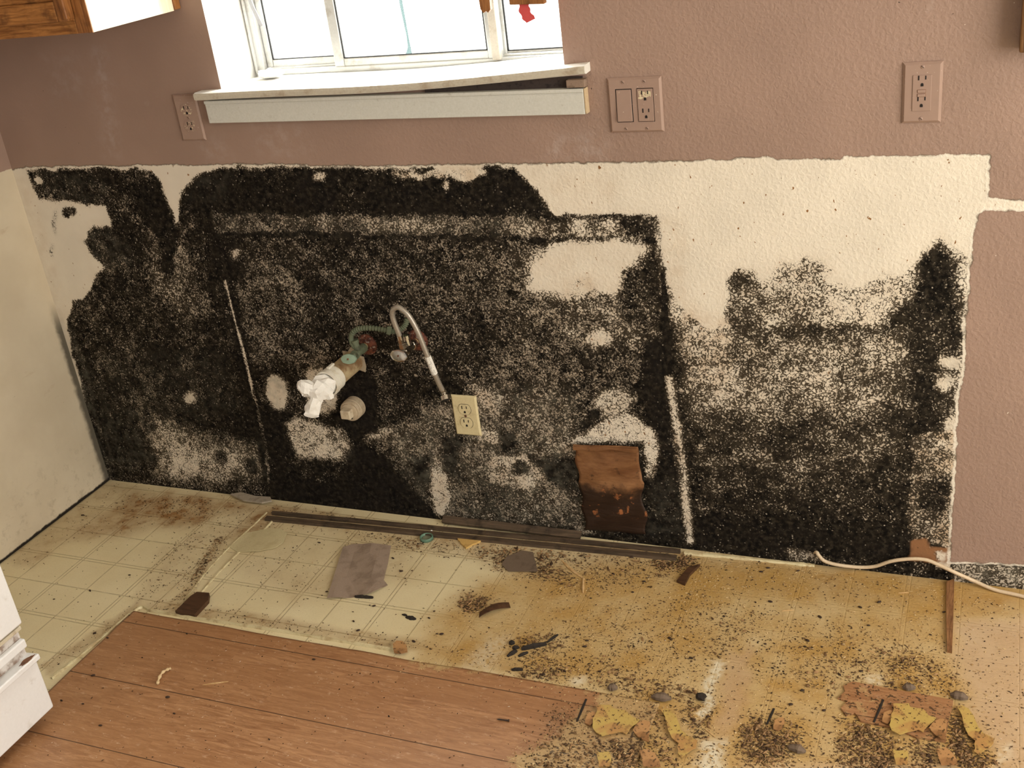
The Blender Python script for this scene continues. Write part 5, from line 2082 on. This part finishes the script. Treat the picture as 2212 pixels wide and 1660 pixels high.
# sticks, splinters, shavings
stick('dark_stick', Z4([(655, 793)])[0], Z4([(778, 800)])[0], .008, .008, m_char, 'short dark stick at the lower edge of the grey paper scrap', 'stick', seed=1, taper=.35)
stick('wood_splinter', Z1([(420, 1148)])[0], Z1([(600, 1300)])[0], .007, .004, m_splint, 'long pale wood splinter with a broken tip, right of the dark scrap', 'splinter', seed=2, bend=-.004)
stick('wood_splinter', Z1([(590, 1285)])[0], Z1([(588, 1412)])[0], .006, .006, m_splint, 'short bright splinter standing off the lower end of the long pale one', 'splinter', seed=3)
stick('wood_splinter', Z3([(1105, 1222)])[0], Z3([(1245, 1203)])[0], .003, .0025, m_splint, 'hair-thin pale splinter on the laminate right of the cream wood curl', 'splinter', seed=4)
stick('wood_splinter', Z5b([(1478, 818)])[0], Z5b([(1612, 922)])[0], .003, .003, m_splint, 'thin pale splinter at the bottom beside the white patch of floor', 'splinter', seed=5)
stick('wood_splinter', Z6([(428, 534)])[0], Z6([(518, 527)])[0], .003, .002, m_splint, 'pale splinter alone on the yellow floor, just below the pale bead of the wall base', 'splinter', seed=6)
stick('wood_splinter', Z6([(1262, 406)])[0], Z6([(1337, 403)])[0], .0035, .002, m_splint, 'pale splinter on the yellow floor left of the narrow brown strip', 'splinter', seed=7)
stick('wood_splinter', Z6([(1035, 815)])[0], Z6([(1105, 838)])[0], .0028, .002, m_splint, 'faint pale splinter in the middle of the speckled yellow floor', 'splinter', seed=8)
bm = bmesh.new()
pts = [fp(*p) + Vector((0, 0, LAM_T + z)) for p, z in zip(Z3([(862, 1222), (872, 1195), (890, 1165), (915, 1148), (932, 1138)]), (.004, .006, .0065, .006, .004))]
tube(bm, spline(pts, 5), [.0030 + .0012 * math.sin(i * 1.3) for i in range(21)], 7)
setp(obj('wood_curl', bm, m_curl, smooth_=True), 'cream curled wood shaving lying on the laminate', 'shaving')
# burnt twig and its bits
G = 'charred bits beside the twig'
stick('charred_twig', Z4([(1790, 1152)])[0], Z4([(1962, 1116)])[0], .011, .010, m_char, 'longest charred twig on the yellow dust before the laminate', 'twig', G, seed=11, taper=.4)
for i, (a, b, w, lab) in enumerate((((1705, 1112), (1745, 1108), .011, 'round charred bit left of and above the charred twig'),
                                    ((1728, 1146), (1775, 1138), .010, 'charred bit touching the left end of the charred twig'),
                                    ((1695, 1200), (1760, 1160), .009, 'slanting charred bit lowest on the left of the charred twig'),
                                    ((1770, 1200), (1835, 1172), .008, 'charred bit just under the charred twig'),
                                    ((1965, 1105), (2040, 1050), .006, 'thin charred stem running on from the right end of the charred twig'),
                                    ((1722, 1292), (1800, 1290), .008, 'flat charred bit below the charred twig, on the dusty laminate edge'))):
    stick('charred_bit', Z4([a])[0], Z4([b])[0], w, w * .8, m_char, lab, 'charred bit', G, seed=20 + i, taper=.5)
stick('dark_flake', Z4([(975, 912)])[0], Z4([(1010, 920)])[0], .007, .003, m_char, 'smaller curled dark flake on the vinyl, below the grey paper scrap', 'flake', seed=31)
stick('dark_flake', Z4([(1000, 930)])[0], Z4([(1070, 946)])[0], .012, .005, m_char, 'larger dark flake on the vinyl, below the grey paper scrap', 'flake', seed=32)
for i, (a, b, w, lab) in enumerate(((Z5b([(380, 375)])[0], Z5b([(500, 372)])[0], .018, 'dark bark lump on the laminate front edge at bottom centre'),
                                    (Z5b([(880, 470)])[0], Z5b([(1110, 500)])[0], .020, 'long dark clod just past the right corner of the laminate'),
                                    (Z8([(730, 395)])[0], Z8([(890, 400)])[0], .018, 'dark bark lump on the upper edge of the loose plank piece'),
                                    (Z8([(1310, 480)])[0], Z8([(1530, 530)])[0], .020, 'long dark clod past the right corner of the loose plank piece'),
                                    (Z6([(470, 1520)])[0], Z6([(600, 1560)])[0], .018, 'dark clod on the dusty floor, lower right of centre'))):
    stick('dark_clod', a, b, w, .010, m_dgrey, lab, 'clod', seed=40 + i, taper=.7, z=.004)
bm = bmesh.new()
bmesh.ops.create_icosphere(bm, subdivisions=2, radius=1)
rr = random.Random(8)
c0 = fp(1514, 1513)
for v in bm.verts:
    k = 1 + rr.uniform(-.18, .18)
    v.co = Vector((c0.x + v.co.x * .011 * k, c0.y + v.co.y * .010 * k, .0085 + v.co.z * .008 * k))
setp(obj('dark_lump', bm, m_char), 'round blackish lump beside the white strip of bare floor', 'lump')
# nail
a, b = fp(*Z5([(255, 696)])[0]), fp(*Z5([(348, 708)])[0])
nl = empty('iron_nail', (a.x, a.y, LAM_T), 'dark iron nail lying on the laminate at bottom centre', 'nail')
d = (b - a).normalized()
bm = bmesh.new()
o0 = Vector((0, 0, .0030))
L = (b - a).length
lathe(bm, [(0, .0003), (.005, .0016), (L - .002, .0016)], o0, d, 10)
obj('nail_shank', bm, m_steel, nl)
bm = bmesh.new()
lathe(bm, [(L - .0019, .0028), (L, .0029)], o0, d, 12)
obj('nail_head', bm, m_steel, nl)
# green cap ring
c0 = fp(922, 1166)
cr = empty('bottle_cap', (c0.x, c0.y, .0005), 'green plastic cap with a raised rim before the wood strips', 'cap')
bm = bmesh.new()
lathe(bm, [(0, .0150), (.0005, .0180), (.009, .0178), (.010, .0165), (.009, .0148), (.003, .0140)], (0, 0, 0), (0, 0, 1), 32, True, True)
obj('cap_ring', bm, m_capg, cr, True)
bm = bmesh.new()
lathe(bm, [(.0031, .0125), (.0045, .0125), (.005, .011)], (0, 0, 0), (0, 0, 1), 28)
obj('cap_disc', bm, grimy('green_grey_disc', (.20, .22, .15), .6, (.10, .09, .05), .6, 90, 300), cr)
bm = bmesh.new()
bmesh.ops.create_icosphere(bm, subdivisions=2, radius=.0032, matrix=Matrix.Translation((c0.x - .002, c0.y + .034, .0042)))
setp(obj('plaster_bead', bm, M['white_paint']), 'tiny white bead on the floor behind the green cap', 'bead')


# --- peeled floor covering at the bottom of the picture
def shift(p, dx, dy):
    return [(x + dx, y + dy) for x, y in p]


PA = Z5b([(270, 670), (262, 612), (430, 600), (450, 640), (590, 660), (665, 735), (745, 765), (720, 805), (640, 860), (600, 930), (540, 900), (420, 925), (320, 955), (250, 915), (218, 850), (228, 760)])
PB = Z5b([(985, 640), (1040, 615), (1110, 650), (1180, 740), (1225, 860), (1300, 930), (1400, 985), (1385, 1060), (1290, 1120), (1230, 1170), (1180, 1130), (1190, 1010), (1120, 950), (1075, 870), (1035, 720)])
PC = Z5b([(670, 880), (720, 800), (800, 770), (870, 790), (862, 900), (850, 990), (862, 1040), (800, 1010), (730, 960)])
PD = Z5b([(258, 1120), (300, 1135), (410, 1125), (430, 1180), (420, 1290), (290, 1290)])
PE = Z5b([(745, 1120), (850, 1098), (920, 1150), (975, 1234), (990, 1300), (800, 1300)])
PF = Z5b([(150, 700), (220, 670), (270, 690), (262, 760), (225, 800), (190, 830), (130, 800)])
side = ('bottom centre', 'bottom right')
for k, (dx, dy) in enumerate(((0, 0), (640, -5))):
    w = side[k]
    z0 = LAM_T if k == 0 else .004
    slab('peeled_vinyl', shift(PA, dx, dy), .0018, m_yel, 'largest peeled yellow vinyl piece at ' + w + ', wavy edged', 'vinyl scrap', 'peeled vinyl pieces', rag=.0012, seed=50 + k, z=z0,
         lift=lambda x, y: .004 + .05 * max(0, -x))
    slab('peeled_vinyl', shift(PB, dx, dy), .0018, m_yel, 'narrow peeled yellow vinyl tongue slanting beside the dark debris at ' + w, 'vinyl scrap', 'peeled vinyl pieces', rag=.0012, seed=52 + k, z=.001,
         lift=lambda x, y: .004 + .06 * max(0, -x))
    slab('peeled_backing', shift(PC, dx, dy), .0015, m_tan, 'tan curled backing flake against the plank end at ' + w, 'backing scrap', 'peeled backing flakes', rag=.001, seed=54 + k, z=z0 + .004,
         lift=lambda x, y: .15 * max(0, -y - .005))
    slab('peeled_vinyl', shift(PD, dx, dy), .0018, m_yel, 'small peeled yellow vinyl piece cut by the lower edge of the photo at ' + w, 'vinyl scrap', 'peeled vinyl pieces', rag=.001, seed=56 + k, z=z0,
         lift=lambda x, y: .003)
    slab('peeled_backing', shift(PE, dx, dy), .0015, m_tan, 'tan backing flake cut by the lower edge of the photo at ' + w, 'backing scrap', 'peeled backing flakes', rag=.001, seed=58 + k, z=z0,
         lift=lambda x, y: .004)
    slab('peeled_backing', shift(PF, dx, dy), .0022, m_tan, 'small brownish flake left of the largest yellow vinyl piece at ' + w, 'backing scrap', 'peeled backing flakes', rag=.001, seed=60 + k, z=z0,
         lift=lambda x, y: .003)
slab('peeled_backing', shift(PF, 405, 8), .0022, m_tan, 'lone brownish flake among the debris between the two heaps of peeled vinyl', 'backing scrap', 'peeled backing flakes', rag=.001, seed=63, z=.001, lift=lambda x, y: .003)
slab('plank_piece', Z8([(120, 320), (300, 352), (700, 425), (1350, 545), (1335, 640), (1290, 780), (1258, 1050), (900, 1000), (620, 880), (360, 830), (220, 800), (150, 700), (40, 730), (-20, 640), (60, 560), (-60, 520), (30, 440), (10, 370)]), .0042,
     laminate_material(), 'loose laminate plank piece with a square end, half buried in debris at bottom right', 'plank', z=.0)
pk = bpy.data.objects['plank_piece']
pw = np.array([pk.location + v.co for v in pk.data.vertices])
pf = floor_fields(pw[:, 0], pw[:, 1]).ch
set_attr(pk.data, 'dirt', pf['R'] * .6, pf['G'] * .45, np.full(len(pw), .55), pf['W'] * 0)
for i, (a, b, zz) in enumerate((((140, 505), (35, 765), LAM_T),)):
    pass


def crack(name, a, b, w, z, label):
    return stick(name, a, b, w, .0016, m_char, label, 'wood sliver', 'black slivers in the plank joints', seed=70, taper=.2, z=z)


crack('black_sliver', Z5b([(142, 508)])[0], Z5b([(35, 765)])[0], .005, LAM_T, 'black sliver of joint filler across the laminate at bottom centre')
crack('black_sliver', Z8([(495, 545)])[0], Z8([(380, 822)])[0], .005, .0045, 'black sliver of joint filler on the loose plank piece at bottom right')
crack('black_sliver', Z6([(372, 1235)])[0], Z6([(320, 1348)])[0], .005, 0.0, 'black sliver of joint filler between the two heaps of peeled vinyl')

# --- dark oval pellets
PEL = [(1325, 1242), (1367, 1281), (1391, 1258), (1263, 1206), (1428, 1224), (1385, 1217), (1364, 1206), (1276, 1294), (1653, 1393), (1669, 1445), (1771, 1335), (1876, 1353),
       (2010, 1373), (1858, 1314), (1899, 1303), (1860, 1452), (1813, 1459), (1744, 1386), (1739, 1399), (1664, 1302), (1632, 1303), (1724, 1235), (1659, 1229), (1644, 1237), (1564, 1333),
       (2039, 1324), (1857, 1407), (1733, 1494), (1708, 1524), (1780, 1537), (808, 1311), (690, 1174), (804, 1155), (867, 1236), (938, 1322), (927, 1337), (764, 1344), (774, 1364),
       (894, 1388), (944, 1371), (954, 1372), (679, 1431), (706, 1280), (849, 1208), (179, 1115), (205, 1370), (234, 1384), (203, 1466), (583, 1604), (378, 1548), (181, 1527), (135, 1520),
       (405, 1375), (219, 1574), (364, 1513), (117, 1296), (195, 1278), (280, 1244), (1554, 1382), (1493, 1424), (1174, 1459), (1220, 1452), (1263, 1399), (1268, 1386), (1447, 1381)]
bm = bmesh.new()
bmesh.ops.create_uvsphere(bm, u_segments=12, v_segments=8, radius=1)
for v in bm.verts:
    v.co = Vector((v.co.x * .0040, v.co.y * .0019, v.co.z * .0017 + .0017))
me = bpy.data.meshes.new('dark_pellet')
bm.to_mesh(me)
bm.free()
me.materials.append(m_pel)
for p in me.polygons:
    p.use_smooth = True
rp = random.Random(21)
proto = bpy.data.objects.new('dark_pellet', me)
for i, (u, v) in enumerate(PEL):
    o = proto if i == 0 else proto.copy()
    COL.objects.link(o)
    p = fp(u, v)
    o.location = (p.x, p.y, floor_z(p.x, p.y) + .0003)
    o.rotation_euler = (0, 0, rp.uniform(-.7, .7))
    k = rp.uniform(.8, 1.45)
    o.scale = (k, k * rp.uniform(.8, 1.2), k)
    setp(o, 'small dark oval pellet, one of many strewn over the dirty floor', 'pellet', 'dark pellets on the floor')


# --- what nobody could count: crumbs, sawdust, shavings
def crumb_mat(name, c0, c1):
    t = NT(name)
    g = t.n('ShaderNodeNewGeometry')
    c = t.mix(g.outputs['Random Per Island'], c0, c1)
    return t.done(c, .8, 0, None, .25)


# keep the litter off the bigger things
KEEP = []
for o in COL.objects:
    if o.parent is None and o.type == 'MESH' and o.get('label') and o.get('category') not in ('pellet', 'cable', 'stove') and o.location.z < .03:
        w = np.array([o.location + v.co for v in o.data.vertices])
        if w[:, 2].max() < .06 and (w[:, 1].max() - w[:, 1].min()) < .32:
            from mathutils import geometry as _g
            pts2 = [Vector((a, b)) for a, b in w[:, :2]]
            KEEP.append(w[:, :2][_g.convex_hull_2d(pts2)])


KEEP.append(floor_pts([(1740, 1180), (2060, 1215), (2215, 1270), (2330, 1310), (2330, 1350), (2200, 1310), (2050, 1256), (1840, 1240), (1740, 1226)], 0)[:, :2])


def crumbs(n, dens, size, mi, seed, flat=.45, long=1.8, over=False):
    rs = np.random.RandomState(seed)
    got = []
    tot = 0
    while tot < n:
        x = rs.uniform(0.02, 2.62, 40000)
        y = rs.uniform(-1.12, -.012, 40000)
        ff = floor_fields(x, y).ch
        d = dens(ff, x, y)
        k = rs.uniform(0, 1, len(x)) < d
        x, y = x[k], y[k]
        ok = np.ones(len(x), bool)
        for h in KEEP:
            lo, hi = h.min(0) - .01, h.max(0) + .01
            s_ = (x > lo[0]) & (x < hi[0]) & (y > lo[1]) & (y < hi[1])
            if s_.any():
                q = np.where(s_)[0]
                ok[q[sdf(x[q], y[q], h) < size[1] * 1.3]] = False
        got.append(np.stack([x[ok], y[ok]], 1))
        tot += int(ok.sum())
    P = np.concatenate(got)[:n]
    lam = (P[:, 0] > LAM_X0) & (P[:, 0] < LAM_X1) & (P[:, 1] < LAM_Y)
    z = np.where(lam, LAM_T, 0.0) + .0002
    octa = np.array([(1, 0, 0), (0, 1, 0), (-1, 0, 0), (0, -1, 0), (0, 0, 1), (0, 0, -1)], float)
    fc = np.array([(0, 1, 4), (1, 2, 4), (2, 3, 4), (3, 0, 4), (1, 0, 5), (2, 1, 5), (3, 2, 5), (0, 3, 5)])
    V = np.repeat(octa[None], n, 0) * rs.uniform(.6, 1.3, (n, 6, 1))
    s = rs.uniform(size[0], size[1], n) * rs.uniform(.5, 1.0, n)
    ln = rs.uniform(1.0, long, n)
    V[:, :, 0] *= (s * ln)[:, None]
    V[:, :, 1] *= (s / ln)[:, None]
    V[:, :, 2] *= (s * flat)[:, None]
    a = rs.uniform(0, 2 * PI, n)
    X = V[:, :, 0] * np.cos(a)[:, None] - V[:, :, 1] * np.sin(a)[:, None]
    Y = V[:, :, 0] * np.sin(a)[:, None] + V[:, :, 1] * np.cos(a)[:, None]
    lo = V[:, :, 2].min(1)
    W_ = np.stack([X + P[:, 0:1], np.minimum(Y + P[:, 1:2], -.0005), V[:, :, 2] - lo[:, None] + z[:, None]], -1).reshape(-1, 3)
    Fx = (fc[None] + (np.arange(n) * 6)[:, None, None]).reshape(-1, 3)
    return W_, Fx, np.full(len(Fx), mi)


LIT = [
    crumbs(12000, lambda f, x, y: np.clip(f['B'] * .9 + f['R'] * .06 + .012 + f['G'] * .05, 0, 1), (.0011, .0030), 0, 5),
    crumbs(8000, lambda f, x, y: np.clip(f['G'] * .7 * (1 - .7 * f['K']) + f['B'] * .25, 0, 1), (.0011, .0030), 1, 6, .35, 2.2),
    crumbs(2600, lambda f, x, y: np.clip((f['B'] - .32) * 1.5, 0, 1) ** 1.5, (.0016, .0062), 2, 7, .5, 1.9),
    crumbs(500, lambda f, x, y: np.clip(.15 + .3 * f['B'], 0, 1), (.0008, .0019), 3, 8)]
off = 0
Vs, Fs, Ms = [], [], []
for v_, f_, m_ in LIT:
    Vs.append(v_)
    Fs.append(f_ + off)
    Ms.append(m_)
    off += len(v_)
me = bpy.data.meshes.new('loose_debris')
me.from_pydata(np.concatenate(Vs).tolist(), [], np.concatenate(Fs).tolist())
o = link_mesh('loose_debris', me, [crumb_mat('dark_crumb', (.018, .010, .006), (.13, .075, .038)), crumb_mat('sawdust_flake', (.34, .20, .075), (.74, .57, .31)),
                                   crumb_mat('debris_chunk', (.035, .018, .009), (.36, .215, .10)), crumb_mat('plaster_grit', (.62, .54, .42), (.80, .74, .64))])
me.polygons.foreach_set('material_index', np.concatenate(Ms).astype(np.int32))
setp(o, 'loose dark crumbs, yellow sawdust and grit strewn over the floor', 'debris', None, 'stuff')
